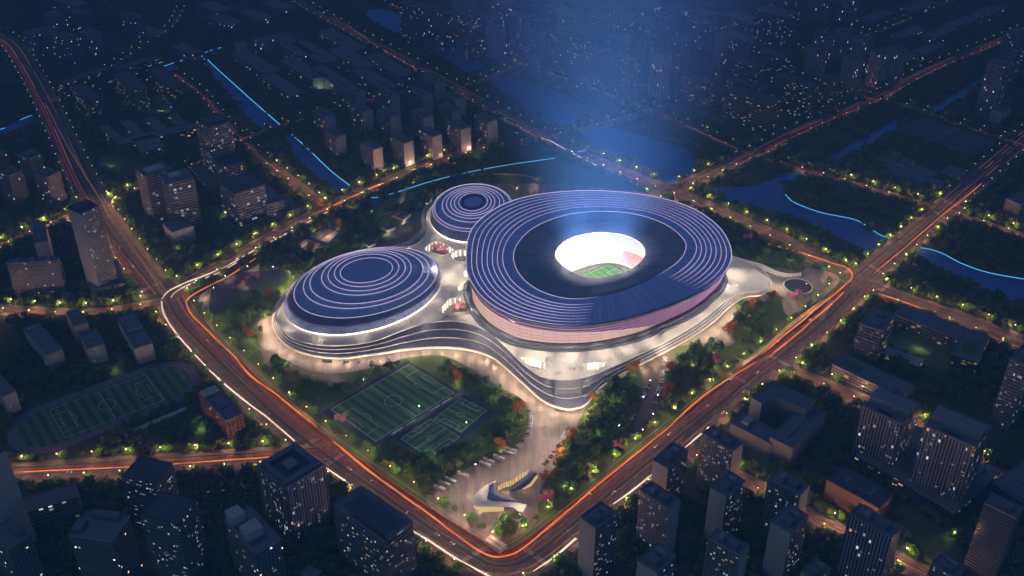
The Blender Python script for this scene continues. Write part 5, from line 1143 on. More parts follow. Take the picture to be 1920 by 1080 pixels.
# ================================================================ TREES
def leafcloud(r_, n, size, sd, squash=.75, lumps=7):
    """a crown: many small leaf-clump faces spread through uneven lobes"""
    q = np.random.default_rng(sd); C_ = q.normal(0, .42, (lumps, 3))*r_; C_[:, 2] = C_[:, 2]*squash*.8; lr_ = q.uniform(.42, .72, lumps)*r_
    k = q.integers(0, lumps, n); d = q.normal(0, 1, (n, 3)); d /= np.linalg.norm(d, axis=1)[:, None]; rad = lr_[k]*q.uniform(.55, 1.05, n)
    P = C_[k]+d*rad[:, None]; P[:, 2] *= squash
    nrm = d+q.normal(0, .45, (n, 3)); nrm /= np.linalg.norm(nrm, axis=1)[:, None]
    a = np.cross(nrm, q.normal(0, 1, (n, 3))); a /= np.linalg.norm(a, axis=1)[:, None]; b = np.cross(nrm, a)
    s = size*q.uniform(.6, 1.3, n)[:, None]
    V = np.stack([P-a*s-b*s*.6, P+a*s-b*s*.6, P+a*s*.8+b*s*.7, P-a*s*.7+b*s*.8], 1)
    return V   # n,4,3
def cloud_mesh(name, V, mat):
    n = V.shape[0]; me = bpy.data.meshes.new(name); me.vertices.add(n*4); me.vertices.foreach_set('co', V.reshape(-1).astype(np.float32))
    me.loops.add(n*4); me.loops.foreach_set('vertex_index', np.arange(n*4, dtype=np.int32)); me.polygons.add(n)
    me.polygons.foreach_set('loop_start', np.arange(0, n*4, 4, dtype=np.int32)); me.polygons.foreach_set('loop_total', np.full(n, 4, np.int32))
    me.materials.append(mat); me.update(calc_edges=True); return me
def trunk_mesh(h, r):
    m = MB(); m.tube([(0, 0, -.1), (.05, 0, h*.5), (-.05, .08, h)], r, 6)
    for a in (0.3, 2.4, 4.4): m.tube([(0, 0, h*.75), (math.cos(a)*h*.22, math.sin(a)*h*.22, h*1.15), (math.cos(a)*h*.35, math.sin(a)*h*.35, h*1.5)], r*.45, 4)
    return m.mesh('trunk', M_['bark'])
protos = {}
def mkproto(key, mat, r_, h, n, size, sq=.8, var=3, lumps=7):
    L_ = []
    for k in range(var):
        V = leafcloud(r_, n, size, hash((key, k)) % 9999 if False else (len(protos)*31+k*7+5), sq, lumps); V[..., 2] += h+r_*sq*.55
        L_.append((cloud_mesh('crown', V, M_[mat]), trunk_mesh(h, .28)))
    protos[key] = L_
mkproto('dark', 'leaf', 5.2, 4.0, 420, .75, .85, 5)
mkproto('street', 'leaf_street', 4.6, 3.4, 340, .66, 1.0, 3)
mkproto('olive', 'leaf_olive', 5.0, 3.4, 380, .72, .8, 3)
mkproto('orange', 'leaf_orange', 4.6, 3.2, 380, .62, .95, 2)
mkproto('pink', 'leaf_pink', 4.4, 2.8, 340, .6, .8, 2)
NT = {}
def tree(key, x, y, z, s, name, label, group):
    me, tr_ = random.choice(protos[key]); rz = random.uniform(0, 6.28)
    r = empty(name, (x, y, z), rz); r.scale = (s, s, s*random.uniform(.9, 1.15)); tag(r, label, 'tree', group)
    link('crown', me, r); link('trunk', tr_, r); NT[key] = NT.get(key, 0)+1
    return r
# single coloured trees of the block
pinks = [(640, 792, 1.2, 'beside the large soccer field'), (1030, 938, 1.3, 'right of the swooping pavilion'), (1018, 942, 1.0, 'just left of the brightest one by the pavilion'), (466, 528, .9, 'in the sunken western court'), (455, 536, .9, 'in the sunken western court'), (445, 546, .9, 'in the sunken western court'), (482, 522, .9, 'in the sunken western court'), (548, 488, 1.1, 'in the garden above the left arena'), (560, 494, .8, 'in the garden above the left arena'),
         (1486, 562, 1.2, 'below the round sunken court'), (1496, 556, 1.0, 'below the round sunken court'), (1341, 682, 1.3, 'beside the forecourt entrance'), (1160, 842, 1.2, 'beside the ring road'), (862, 582, 1.5, 'in the middle courtyard of the deck'), (824, 472, 1.3, 'in the courtyard by the round arena'), (834, 475, 1.2, 'in the courtyard by the round arena'), (815, 470, 1.2, 'in the courtyard by the round arena'), (1400, 452, 1.2, 'behind the main stadium'), (600, 388, 1.0, 'beside the park road'), (881, 517, .9, 'in the small deck opening')]
for x, y, s, w in pinks:
    p = G(x, y); tree('pink', p[0], p[1], .45, s, 'blossom_tree', 'pink blossom tree '+w, 'pink blossom trees')
oranges = [(508, 560, 1.3, 'lit from below at the edge of the western garden'), (472, 636, 1.2, 'above the small car park'), (462, 628, 1., 'above the small car park'), (636, 424, 1.1, 'beside the paved courts'), (545, 398, 1., 'in the planting left of the park road'), (500, 462, .9, 'beside the park road'), (620, 392, .9, 'beside the park road'), (860, 716, 1.2, 'beside the soccer fields'), (845, 706, 1.1, 'beside the soccer fields'), (971, 776, 1.5, 'at the bend of the plaza'), (938, 840, 1.3, 'above the parked coaches'), (1365, 626, 1.4, 'in the eastern forecourt'),
           (1408, 584, 1.5, 'at the lit forecourt wall'), (1256, 698, 1.3, 'at the eastern car park'), (1264, 706, 1.2, 'at the eastern car park'), (1252, 738, 1.3, 'at the eastern car park'), (1248, 752, 1.2, 'at the eastern car park'), (1180, 700, 1.1, 'under the deck edge'), (1192, 694, 1.1, 'under the deck edge'), (1114, 752, 1., 'beside the great stair'), (1041, 898, 1.1, 'right of the pavilion'), (1022, 898, .9, 'right of the pavilion'), (1076, 822, 1.2, 'at the motorcycle rows'), (1068, 836, 1., 'at the motorcycle rows'), (505, 488, .9, 'in the western garden'), (552, 362 + 110, .9, 'left of the left arena'),
           (585, 468, 1., 'left of the left arena'), (968, 352, 1., 'behind the round arena'), (805, 378, 1.1, 'left of the round arena'), (600, 430, .9, 'above the paved courts'), (1050, 858, 1., 'beside the plaza'), (745, 408, 1., 'by the garden hut'), (1450, 560, 1.1, 'behind the dark forecourt trees'), (795, 905, 1., 'beside the ring road')]
for x, y, s, w in oranges:
    p = G(x, y); tree('orange', p[0], p[1], .35, s, 'autumn_tree', 'orange autumn tree '+w, 'orange autumn trees')
# street lamps with street trees
def lamp_proto():
    r = empty('street_lamp', (0, 0, 0)); m = MB(); m.lathe((0, 0, 0), [(.16, 0), (.12, .6), (.08, 8.4), (.07, 9)], 6); m.tube([(0, 0, 8.8), (.5, 0, 9.4), (1.3, 0, 9.5)], .06, 4); m.build('pole', M_['steel'], r)
    m = MB(); m.box((1.3, 0, 9.55), (1.1, .35, .14)); m.build('lamp_cap', M_['steel'], r)
    m = MB(); m.lathe((1.3, 0, 9.3), [(.02, -.4), (.36, -.2), (.46, 0), (.3, .15), (.02, .17)], 8); m.build('lamp_head', M_['lamp'], r)
    ld = bpy.data.lights.new('lamp_light', 'POINT'); ld.energy = 6500; ld.color = (1, .52, .25); ld.shadow_soft_size = .3; lo_ = bpy.data.objects.new('lamp_light', ld); COL.objects.link(lo_); lo_.parent = r; lo_.location = (2.2, 0, 9.2)
    return r
LP_ = lamp_proto(); lamps = []; strees = []; mids = []
inner_site = GL([(352, 560), (540, 462), (690, 392), (830, 332), (1000, 290), (1250, 378), (1588, 512), (1520, 588), (1250, 808), (935, 1035), (640, 828), (400, 622)])
for k, (c, w, nm) in enumerate(rl):
    for sd in (1, -1):
        P = resample(offset(c, sd*(w/2+1.5)), 31.)
        T = np.gradient(np.array(P), axis=0) if len(P) > 1 else None
        for i, p in enumerate(P):
            ok = all(math.dist(p, min(c2, key=lambda z: math.dist(z, p))) > w2/2-1 for k2, (c2, w2, _) in enumerate(rl) if k2 != k)
            if not ok or p[1] < 460: continue
            a = math.atan2(T[i][1], T[i][0])+(-math.pi/2 if sd > 0 else math.pi/2)
            lamps.append((p[0], p[1], a, nm, 'left' if sd > 0 else 'right'))
            if i < len(P)-1:
                d_ = (P[i+1][0]-p[0], P[i+1][1]-p[1]); L_ = math.hypot(*d_); mids.append((p[0]+d_[0]*.55+math.cos(a+math.pi)*3+random.uniform(-2, 2), p[1]+d_[1]*.55+math.sin(a+math.pi)*3+random.uniform(-2, 2))); strees.append((p[0]+d_[0]/L_*4.6+math.cos(a+math.pi)*1.6, p[1]+d_[1]/L_*4.6+math.sin(a+math.pi)*1.6, nm))
def vis(x, y, mg=40):
    dy = y*math.cos(PITCH)-(-CAMH)*math.sin(PITCH); d = y*math.cos(PITCH)+CAMH*math.sin(PITCH); u_ = y*math.sin(PITCH)-CAMH*math.cos(PITCH)
    px = 960+FPX*x/d; py = 540-FPX*u_/d; return -mg < px < 1920+mg and -mg < py < 1080+mg
lamps = [l for l in lamps if vis(l[0], l[1])]; lamps.sort(key=lambda l: l[0]**2+l[1]**2)
first = True
fl = MB()
for j, (x, y, a, nm, sd) in enumerate(lamps):
    if j < 300:
        o = LP_ if first else copy_tree(LP_); first = False
        o.location = (x, y, .1); o.rotation_euler = (0, 0, a); tag(o, 'street lamp with a small warm head on the verge of the '+nm, 'street lamp', 'street lamps of the '+nm)
    else: fl.lathe((x+1.3*math.cos(a), y+1.3*math.sin(a), 9.3), [(.02, -.5), (.5, 0), (.02, .3)], 5); fl.lathe((x, y, 0), [(.15, 0), (.1, 9)], 4, 1)
if fl.v: tag(fl.build('distant_street_lamps', [M_['lamp_far'], M_['steel']]), 'warm points of the farthest street lamps', 'street lamps', None, 'stuff')
# white garden lamps on tall masts in the western court and eastern car park
for px, w in [((403, 552), 'at the left end of the western court'), ((424, 530), 'above the western court'), ((466, 512), 'on the path over the western court'), ((514, 513), 'at the right end of the western court'), ((1218, 727), 'at the head of the eastern car park'), ((1232, 755), 'in the middle of the eastern car park'), ((1223, 790), 'at the foot of the eastern car park'), ((1205, 758), 'left in the eastern car park'), ((1204, 820), 'beyond the eastern car park'), ((1160, 812), 'by the path to the ring road'), ((787, 775), 'on the fence between the fields'), ((683, 725), 'on the upper side of the large field'), ((875, 806), 'at the corner of the upper small field'), ((1510, 545), 'by the round sunken court'), ((892, 885), 'by the coach bays')]:
    p = G(*px); o = empty('mast_lamp', (p[0], p[1], .5)); tag(o, 'mast lamp with a cool white head '+w, 'lamp', 'cool white mast lamps')
    m = MB(); m.lathe((0, 0, 0), [(.15, 0), (.08, 9)], 6); m.build('pole', M_['steel'], o); m = MB(); m.lathe((0, 0, 9), [(.02, -.25), (.35, 0), (.02, .25)], 8); m.build('lamp_head', M_['lampw'], o)
strees = [s for s in strees if vis(s[0], s[1]) and occ_at(s[0], s[1]) not in (3, 4)]; strees.sort(key=lambda l: l[0]**2+l[1]**2)
far_pts = {'street': [], 'dark': []}
for j, (x, y, nm) in enumerate(strees):
    if j < 300: tree('street', x, y, .1, random.uniform(.85, 1.15), 'street_tree', 'round light green street tree between the lamps of the '+nm, 'street trees of the '+nm)
    else: far_pts['street'].append((x, y, random.uniform(.8, 1.15)))
# scattered woodland
LAWNS = [GL(p) for p in [[(255, 195), (330, 195), (325, 218), (275, 218)], [(185, 290), (225, 300), (220, 330), (195, 325)], [(1675, 620), (1790, 640), (1780, 700), (1740, 700), (1660, 640)], [(1690, 940), (1780, 1000), (1830, 1060), (1760, 1060), (1670, 960)], [(355, 790), (385, 790), (385, 830), (360, 830)], [(200, 660), (235, 680), (225, 712), (185, 700)], [(590, 150), (640, 160), (630, 178), (592, 172)], [(400, 385), (425, 385), (420, 420), (400, 410)], [(1380, 835), (1450, 850), (1470, 880), (1400, 870)]]]
for l in LAWNS:
    paint(l, 6); sheet('lawn', catmull(l, True, 4), .1, M_['lawn'])
cand = [(x, y, 2) for x, y in mids if vis(x, y) and occ_at(x, y) not in (3, 4)]
st_ = 8.2
for iy in range(int((2500-440)/st_)):
    for ix in range(int(2600/st_)):
        x = -1300+ix*st_+rng.uniform(-3.4, 3.4); y = 440+iy*st_+rng.uniform(-3.4, 3.4)
        if not vis(x, y, 30): continue
        oc = occ_at(x, y)
        if oc not in (0, 1): continue
        nv = math.sin(x*.021+1.3)*math.cos(y*.017)+math.sin(x*.05+y*.043)*.5+rng.normal(0, .35)
        if oc == 0 and nv < -.35: continue
        if oc == 1 and nv < -.8: continue
        cand.append((x, y, oc))
cand.sort(key=lambda c: (0 if c[2] == 1 else 120 if c[2] == 2 else 250)+math.hypot(c[0]*.7, c[1]-700))
# the near ones as trees of their own: dark and olive kinds
nd = no = 0
for x, y, oc in cand:
    ol = (math.sin(x*.11)+math.cos(y*.09)) > (.75 if oc == 1 else 1.25)
    if oc == 2: ol = random.random() < .6
    s = random.uniform(.7, 1.25) if oc != 2 else random.uniform(.5, .85)
    reg = 'in the park round the halls' if oc == 1 else ('in the blocks left of the ring road' if x < -150 else 'in the blocks right of the ring road')
    if ol and no < 300: tree('olive', x, y, .1, s, 'olive_tree', 'yellowish green tree '+reg, 'yellowish green trees '+reg); no += 1
    elif not ol and nd < 300: tree('dark', x, y, .1, s, 'leafy_tree', 'dark green leafy tree '+reg, 'dark green trees '+reg); nd += 1
    else: far_pts['dark'].append((x, y, s))
print('trees', nd, no, {k: len(v) for k, v in far_pts.items()}, 'lamps', len(lamps))
def woods(pts, name, mat, r_, h, label, sq):
    base = []
    for lod, (n, sz) in enumerate(((190, 1.05), (110, 1.4), (60, 1.9))):
        base.append([leafcloud(r_, n, sz, 100+lod*10+k, sq) for k in range(4)])
    out = []
    for x, y, s in pts:
        lod = 0 if y < 950 else 1 if y < 1350 else 2
        V = base[lod][random.randrange(4)]; a = random.uniform(0, 6.28); ca, sa = math.cos(a), math.sin(a)
        W = np.empty_like(V); W[..., 0] = (V[..., 0]*ca-V[..., 1]*sa)*s+x; W[..., 1] = (V[..., 0]*sa+V[..., 1]*ca)*s+y; W[..., 2] = (V[..., 2]+h+r_*sq*.5)*s
        out.append(W)
    if out:
        o = link(name, cloud_mesh(name, np.concatenate(out), M_[mat])); tag(o, label, 'woodland', None, 'stuff')
woods(far_pts['dark'], 'woodland', 'leaf', 5.4, 2.6, 'dark tree cover of the blocks, banks and islands', .85)
woods(far_pts['street'], 'distant_street_trees', 'leaf_street', 3.5, 3.0, 'farthest light green roadside trees', 1.0)

# ================================================================ CARS, COACHES, MOTORCYCLES
def car_proto(col, nm):
    paint_ = plain('car_paint_'+nm, col, .35, .3, 0); r = empty('parked_car', (0, 0, 0)); m = MB()
    secs = [(-2.2, .45, .75, .8), (-2.1, .3, .9, .88), (-1.2, .28, .95, .9), (1.2, .28, .92, .9), (2.0, .3, .8, .86), (2.2, .42, .68, .78)]
    m.grid([[(x, -w, z0), (x, -w, z1), (x, w, z1), (x, w, z0)] for x, z0, z1, w in secs], True); m.face([(-2.2, -.8, .45), (-2.2, -.8, .75), (-2.2, .8, .75), (-2.2, .8, .45)]); m.face([(2.2, -.78, .42), (2.2, .78, .42), (2.2, .78, .68), (2.2, -.78, .68)]); m.build('body', paint_, r)
    m = MB(); m.grid([[(-1.7, -.8, .9), (-1.7, .8, .9)], [(-1.1, -.68, 1.42), (-1.1, .68, 1.42)], [(.4, -.68, 1.42), (.4, .68, 1.42)], [(1.15, -.8, .9), (1.15, .8, .9)]], False)
    for s in (-1, 1): m.face([(-1.7, s*.8, .9), (1.15, s*.8, .9), (.4, s*.68, 1.42), (-1.1, s*.68, 1.42)])
    m.build('cabin', M_['dark'], r); m = MB(); m.box((-.35, 0, 1.44), (1.45, 1.3, .05)); m.build('car_roof', paint_, r)
    for x in (-1.35, 1.35):
        for y in (-.8, .8):
            m = MB(); m.tube([(0, -.1, 0), (0, .1, 0)], .33, 10); m.build('wheel', M_['dark'], r, (x, y, .33))
    return r
cols = [((.6, .6, .62), 'silver'), ((.75, .75, .75), 'white'), ((.03, .03, .035), 'black'), ((.28, .03, .03), 'red')]
cprot = [car_proto(c_, n_) for c_, n_ in cols]; used = [False]*4
def put_car(p, a, label, group, k=None, z=.5, name=None, lights=False):
    k = random.randrange(4) if k is None else k
    if not used[k] and not lights: o = cprot[k]; used[k] = True
    else: o = copy_tree(cprot[k])
    o.location = (p[0], p[1], z); o.rotation_euler = (0, 0, a); o.name = name or 'parked_car'; tag(o, cols[k][1]+' '+label, 'car', cols[k][1]+' '+group)
    if lights:
        for y in (-.6, .6):
            link('headlight', HL, o, (2.22, y, .6)); link('taillight', TL, o, (-2.22, y, .7))
m = MB(); m.box((0, 0, 0), (.15, .4, .25)); HL = m.mesh('headlight', M_['headlight']); TL = m.mesh('taillight', M_['taillight'])
for _k in range(4): cprot[_k].location = (0, 0, 0)
def row(pxs, step, perp, label, group, fill=.75, z=.5):
    c = resample(GL(pxs), step); T = np.gradient(np.array(c), axis=0)
    for i, p in enumerate(c):
        a = math.atan2(T[i][1], T[i][0])+(math.pi/2 if perp else 0)
        q = (-math.sin(a)*step/2, math.cos(a)*step/2)
        mk = MB(); mk.box((p[0]+q[0], p[1]+q[1], z+.015), (5, .15, .03), a); BAYS.append((p[0]+q[0], p[1]+q[1], a, z))
        if random.random() < fill: put_car(p, a, label, group, z=z)
BAYS = []
row([(596, 676), (640, 681), (690, 679), (735, 672)], 2.9, True, 'car in the bays along the plaza below the left arena', 'cars below the left arena', .45)
row([(625, 696), (660, 697), (680, 694)], 2.9, True, 'car in the short row beside the hedge below the left arena', 'cars beside the hedge', .5)
row([(988, 762), (996, 785), (992, 810), (975, 835), (962, 848)], 2.9, True, 'car in the curved bays at the edge of the plaza', 'cars in the curved bays', .4)
row([(1247, 672), (1241, 700), (1240, 712)], 2.8, True, 'car in the upper rows of the eastern car park', 'cars in the upper rows of the eastern car park', .85)
row([(1240, 718), (1233, 740), (1228, 756)], 2.8, True, 'car in the lower rows of the eastern car park', 'cars in the lower rows of the eastern car park', .85)
row([(1218, 722), (1206, 742), (1200, 752)], 2.8, True, 'car in the inner row of the eastern car park', 'cars in the inner row of the eastern car park', .7)
row([(1188, 778), (1176, 795), (1162, 808)], 2.8, True, 'car beside the path to the ring road', 'cars beside the path to the ring road', .8)
row([(1066, 800), (1052, 830), (1030, 862), (1020, 872)], 2.7, True, 'car in the slanting row on the right of the plaza', 'cars on the right of the plaza', .8)
row([(500, 640), (492, 652), (486, 662)], 2.9, True, 'car in the small western car park', 'cars in the western car park', .5)
m = MB()
for x, y, a, z in BAYS: m.box((x, y, z+.02), (5, .15, .04), a)
tag(m.build('bay_marking', M_['marking']), kind='structure')
for k, (x, y, nm_) in enumerate([(488, 795, 0), (560, 838, 1), (700, 905, 2), (760, 960, 3), (820, 1003, 0), (848, 1020, 1), (1060, 998, 2), (1150, 925, 1), (1230, 838, 0), (1255, 815, 1), (1330, 760, 3), (1372, 712, 1), (1395, 735, 0), (1460, 640, 1), (1520, 600, 0), (1560, 570, 1), (655, 880, 1), (600, 828, 2), (430, 660, 1), (390, 640, 0), (1420, 700, 1), (1355, 775, 0), (1110, 925, 2), (130, 887, 0), (300, 880, 1), (250, 500, 1), (225, 462, 3), (1370, 420, 1), (1500, 690, 2), (1680, 480, 0), (1300, 378, 1), (1750, 585, 1), (1650, 545, 0), (975, 240, 1)]):
    p = np.array(G(x, y)); best = min(((math.dist(p, q), r_, i) for r_, (c, w, n_) in enumerate(rl) for i, q in enumerate(c[:-1])), key=lambda t: t[0])
    c = rl[best[1]][0]; i = best[2]; a = math.atan2(c[i+1][1]-c[i][1], c[i+1][0]-c[i][0]); lat = -(p[0]-c[i][0])*math.sin(a)+(p[1]-c[i][1])*math.cos(a)
    put_car(p, a+(math.pi if lat > 0 else 0), 'car driving with its lights on along the '+rl[best[1]][2], 'cars on the '+rl[best[1]][2], nm_, .52, 'car', True)
def bus_proto():
    r = empty('parked_coach', (0, 0, 0)); m = MB()
    m.grid([[(x, -w, .4), (x, -w, z*.9), (x, -w*.85, z), (x, w*.85, z), (x, w, z*.9), (x, w, .4)] for x, w, z in ((-6, 1.2, 3.1), (-5.9, 1.27, 3.25), (5.7, 1.27, 3.25), (6, 1.2, 2.9))], True)
    m.face([(-6, -1.2, .4), (-6, -1.2, 3), (-6, 1.2, 3), (-6, 1.2, .4)]); m.face([(6, -1.2, .4), (6, 1.2, .4), (6, 1.2, 2.8), (6, -1.2, 2.8)]); m.build('body', M_['white'], r)
    for s in (-1, 1): m = MB(); m.box((0, s*1.275, 2.1), (11, .04, .9)); m.build('side_window', M_['dark'], r)
    m = MB(); m.box((6.0, 0, 1.9), (.06, 2.1, 1.3)); m.build('windscreen', M_['dark'], r); m = MB(); m.box((-1, 0, 3.33), (3, 1.4, .2)); m.build('roof_unit', M_['conc'], r)
    for x in (-3.8, 4): 
        for y in (-1.1, 1.1): m = MB(); m.tube([(0, -.15, 0), (0, .15, 0)], .5, 12); m.build('wheel', M_['dark'], r, (x, y, .5))
    return r
bp_ = bus_proto(); buses = [(824, 918, 'lowest of the row of coaches, nearest the ring road'), (833, 909, 'second coach from the ring road'), (869, 892, 'third coach from the ring road'), (910, 873, 'fourth coach, below the hedge'), (917, 867, 'fifth coach, close beside the fourth'), (936, 861, 'sixth coach from the ring road'), (958, 847, 'seventh coach from the ring road'), (954, 852, 'topmost but one of the row of coaches'), (845, 903, 'coach standing alone between the second and third')]
for k, (x, y, lb) in enumerate(buses):
    o = bp_ if k == 0 else copy_tree(bp_); p = G(x, y); q = G(x+30, y+12); o.location = (p[0], p[1], .5); o.rotation_euler = (0, 0, math.atan2(q[1]-p[1], q[0]-p[0])); tag(o, 'white '+lb, 'coach', 'coaches parked beside the hedge')

# ================================================================ PEOPLE (one continuous body each)
def person_mesh(pose, mat):
    me = bpy.data.meshes.new('p'); st = .22*pose
    J = [(0, 0, .95, .13), (0, 0, 1.2, .15), (0, .0, 1.42, .16), (0, 0, 1.52, .06), (0, .01, 1.66, .10), (0, .01, 1.76, .08), (.2, 0, 1.40, .06), (.26, st*.5, 1.12, .05), (.27, st, .88, .04), (-.2, 0, 1.40, .06), (-.26, -st*.5, 1.12, .05), (-.27, -st, .88, .04),
         (.1, 0, .88, .10), (.11, -st*.7, .48, .07), (.11, -st*1.3, .06, .05), (-.1, 0, .88, .10), (-.11, st*.9, .48, .07), (-.11, st*1.2, .06, .05), (.11, -st*1.3+.14, .03, .04), (-.11, st*1.2+.14, .03, .04)]
    E_ = [(0, 1), (1, 2), (2, 3), (3, 4), (4, 5), (2, 6), (6, 7), (7, 8), (2, 9), (9, 10), (10, 11), (0, 12), (12, 13), (13, 14), (0, 15), (15, 16), (16, 17), (14, 18), (17, 19)]
    me.from_pydata([j[:3] for j in J], E_, []); ob = bpy.data.objects.new('p', me); COL.objects.link(ob)
    md = ob.modifiers.new('s', 'SKIN')
    for i, j in enumerate(J): me.skin_vertices[0].data[i].radius = (j[3], j[3])
    me.skin_vertices[0].data[0].use_root = True
    bpy.context.view_layer.update(); dg = bpy.context.evaluated_depsgraph_get(); m2 = bpy.data.meshes.new_from_object(ob.evaluated_get(dg)); bpy.data.objects.remove(ob)
    m2.name = 'person'; m2.materials.clear(); m2.materials.append(mat)
    for p in m2.polygons: p.use_smooth = True
    return m2
pm = [person_mesh(p_, plain('clothing_'+n_, c_, .8, 0, .2)) for p_, c_, n_ in ((1, (.02, .02, .03), 'black'), (.4, (.05, .05, .09), 'navy'), (1.3, (.10, .06, .05), 'brown'))]
cn = ['black', 'dark blue', 'brown']
def crowd(pxs, n, spread, z, where):
    for k in range(n):
        x, y = random.choice(pxs); p = G(x+random.gauss(0, spread), y+random.gauss(0, spread*.35), z); i = random.randrange(3)
        o = link('person', pm[i], None, (p[0], p[1], z+.02)); o.rotation_euler = (0, 0, random.uniform(0, 6.28)); tag(o, 'person in %s clothing %s' % (cn[i], where), 'person', 'people in %s clothing walking %s' % (cn[i], where))
crowd([(600, 642), (568, 632), (700, 630), (530, 605)], 16, 5, DZ, 'on the deck ring of the left arena')
crowd([(835, 594), (858, 598), (770, 604), (820, 600)], 18, 6, DZ, 'on the deck between the left arena and the middle courtyard')
crowd([(840, 560), (835, 500), (850, 525), (832, 540)], 16, 5, DZ, 'on the narrow deck between the halls')
crowd([(1050, 684), (1075, 692), (1022, 675), (1045, 700), (1085, 690)], 34, 6, DZ, 'on the front deck between the two oval openings')
crowd([(1142, 672), (1165, 668), (1145, 675)], 12, 4, DZ, 'on the deck right of the front openings')
crowd([(930, 680), (870, 654), (905, 700), (1055, 752), (1020, 765)], 24, 8, PLAZA_Z, 'on the plaza below the deck')
crowd([(1020, 800), (1035, 780), (1025, 830), (1010, 860), (985, 820)], 22, 7, PLAZA_Z, 'down the plaza towards the pavilion')
crowd([(1515, 515), (1540, 522), (1470, 520), (1480, 545)], 14, 6, PLAZA_Z, 'round the sunken court on the eastern forecourt')
crowd([(520, 640), (560, 672), (580, 678), (700, 668)], 12, 6, PLAZA_Z, 'on the lit paving below the left arena')
crowd([(372, 555), (384, 552)], 4, 4, .5, 'at the western garden entrance')

for px, e in [((1015, 790), 9000), ((1030, 830), 8000), ((1000, 865), 7000), ((960, 885), 6000), ((900, 905), 6000), ((850, 935), 5000), ((860, 975), 4500), ((920, 995), 4000), ((985, 975), 4000), ((1050, 860), 5000), ((960, 740), 9000), ((1100, 775), 7000),
              ((500, 610), 9000), ((497, 650), 7000), ((760, 664), 8000), ((850, 668), 8000), ((1300, 650), 9000), ((1340, 620), 12000), ((1375, 590), 9000), ((1400, 660), 5000), ((1250, 665), 8000), ((620, 685), 6000)]:
    p = G(*px); lamp('POINT', (p[0], p[1], 15), e*2.1, (1, .70, .50), .8, name='plaza_fill_light')  # added fill lights hanging over the plaza
for px, e in [((683, 728), 1500), ((787, 772), 1800), ((875, 806), 1800), ((765, 690), 1500), ((625, 770), 1300), ((850, 735), 1500), ((800, 850), 1300), ((715, 815), 1300)]:
    p = G(*px); lamp('POINT', (p[0], p[1], 14), e*1.8, (.85, 1, .75), .6, name='field_light')
random.seed(99)
for px, e in [((506, 568), 1500), ((1404, 592), 2500), ((470, 640), 1500), ((1028, 944), 1200), ((1255, 708), 1200), ((858, 722), 1200), ((972, 786), 1500), ((460, 540), 1200), ((545, 405), 1000), ((634, 430), 1200), ((1490, 568), 1500), ((1342, 690), 1500), ((940, 845), 1000), ((1180, 706), 1000), ((1362, 632), 1500), ((645, 796), 1200), ((525, 545), 2500), ((550, 520), 2500), ((575, 500), 2000), ((700, 470), 1500), ((1390, 470), 2000), ((1375, 462), 1500), ((800, 384), 1500), ((860, 345), 1200), ((970, 352), 1200)]:
    p = G(*px); lamp('POINT', (p[0], p[1], 2.6), e, (1, .80, .42), .3, name='garden_or_fill_light')
for px, e in [((755, 375), 1500), ((775, 350), 1800), ((820, 335), 1800), ((880, 332), 1500), ((950, 333), 1500), ((1005, 345), 1800), ((700, 405), 1200), ((590, 440), 5200), ((615, 445), 5200), ((570, 462), 3500), ((385, 560), 2500), ((400, 600), 1800), ((425, 525), 2500), ((480, 508), 2500), ((540, 512), 2200), ((590, 512), 1500), ((475, 555), 1500), ((600, 465), 1500), ((1000, 355), 2500), ((760, 430), 1800), ((735, 445), 1500)]:
    p = G(*px); lamp('POINT', (p[0], p[1], 6), e, (1, .68, .42), .4, name='path_light')
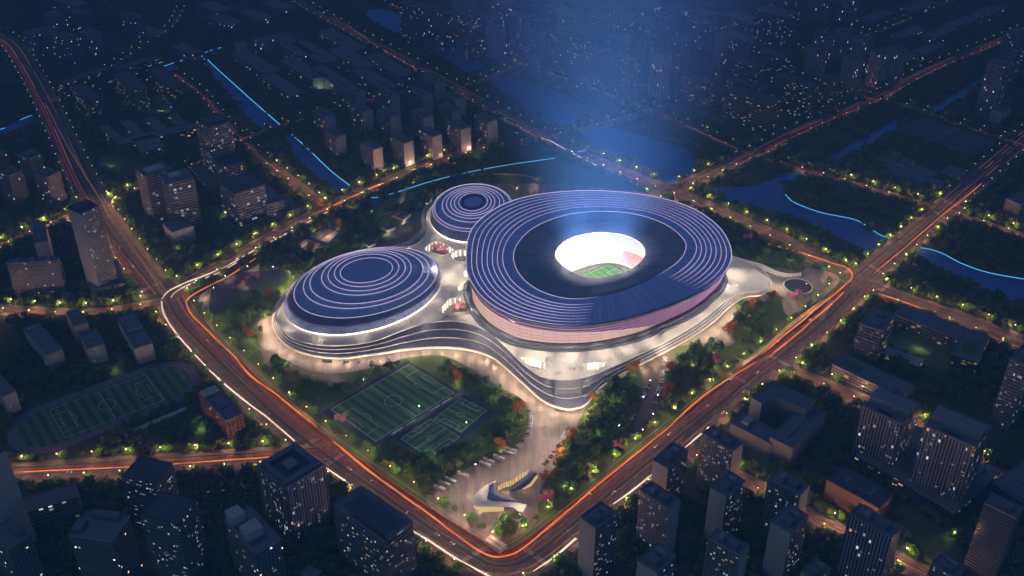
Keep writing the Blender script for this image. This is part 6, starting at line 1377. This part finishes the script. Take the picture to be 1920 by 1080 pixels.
for px in [(430, 605), (450, 640), (500, 530), (620, 440), (660, 400), (720, 415), (780, 345), (900, 305), (540, 700), (590, 720), (640, 800), (690, 850), (760, 895), (820, 880), (900, 845), (960, 800), (820, 700), (930, 760), (1120, 830), (1150, 770), (1190, 720), (1240, 790), (1180, 850), (1110, 890), (1300, 700), (1330, 670), (1430, 600), (1400, 630), (1440, 490), (1480, 500), (950, 990), (1060, 930)]:
    p = G(*px); lamp('POINT', (p[0], p[1], 13), random.uniform(1200, 3200), (.95, .9, .5), .5, name='garden_or_fill_light')  # lamps added and scattered above the park trees to brighten them
# ================================================================ SKY, ADDED FILL SUN, HAZE
W = bpy.data.worlds.new('World'); S.world = W; W.use_nodes = True; t = W.node_tree; bg = t.nodes['Background']
sky = t.nodes.new('ShaderNodeTexSky'); sky.sky_type = 'NISHITA'; sky.sun_disc = False; sky.sun_elevation = math.radians(6); sky.sun_rotation = math.radians(200); sky.altitude = 200
sky.air_density = 1.0; sky.dust_density = .3; sky.ozone_density = 6.0
t.links.new(sky.outputs[0], bg.inputs['Color']); bg.inputs['Strength'].default_value = SKY_S
sl_ = bpy.data.lights.new('fill_sun', 'SUN'); sl_.energy = FILL_SUN; sl_.angle = math.radians(10); sl_.color = (1, .72, .75)  # pinkish sun lamp added to warm and lift the blue ambient
so = bpy.data.objects.new('fill_sun', sl_); COL.objects.link(so); so.rotation_euler = (math.radians(38), math.radians(12), math.radians(-140))
if HAZE:
    m = MB(); m.box((0, 2400, 348), (6000, 6400, 698)); hm = bpy.data.materials.new('haze_air'); hm.use_nodes = True; tt = hm.node_tree; tt.nodes.clear()
    pv = tt.nodes.new('ShaderNodeVolumePrincipled'); pv.inputs['Color'].default_value = HAZE_C; pv.inputs['Density'].default_value = HAZE; pv.inputs['Anisotropy'].default_value = 0.0
    oo = tt.nodes.new('ShaderNodeOutputMaterial'); tt.links.new(pv.outputs[0], oo.inputs['Volume'])
    hz = m.build('haze', hm); tag(hz, kind='stuff')
vs = S.view_settings; vs.view_transform = 'Standard'; vs.look = 'None'; vs.exposure = 0; vs.gamma = 1; vs.use_curve_mapping = False
S.cycles.use_denoising = True; S.cycles.volume_bounces = 0; S.cycles.max_bounces = 5; S.cycles.diffuse_bounces = 2; S.cycles.glossy_bounces = 2; S.cycles.sample_clamp_indirect = 4; S.cycles.use_light_tree = True
S.cycles.caustics_reflective = False; S.cycles.caustics_refractive = False
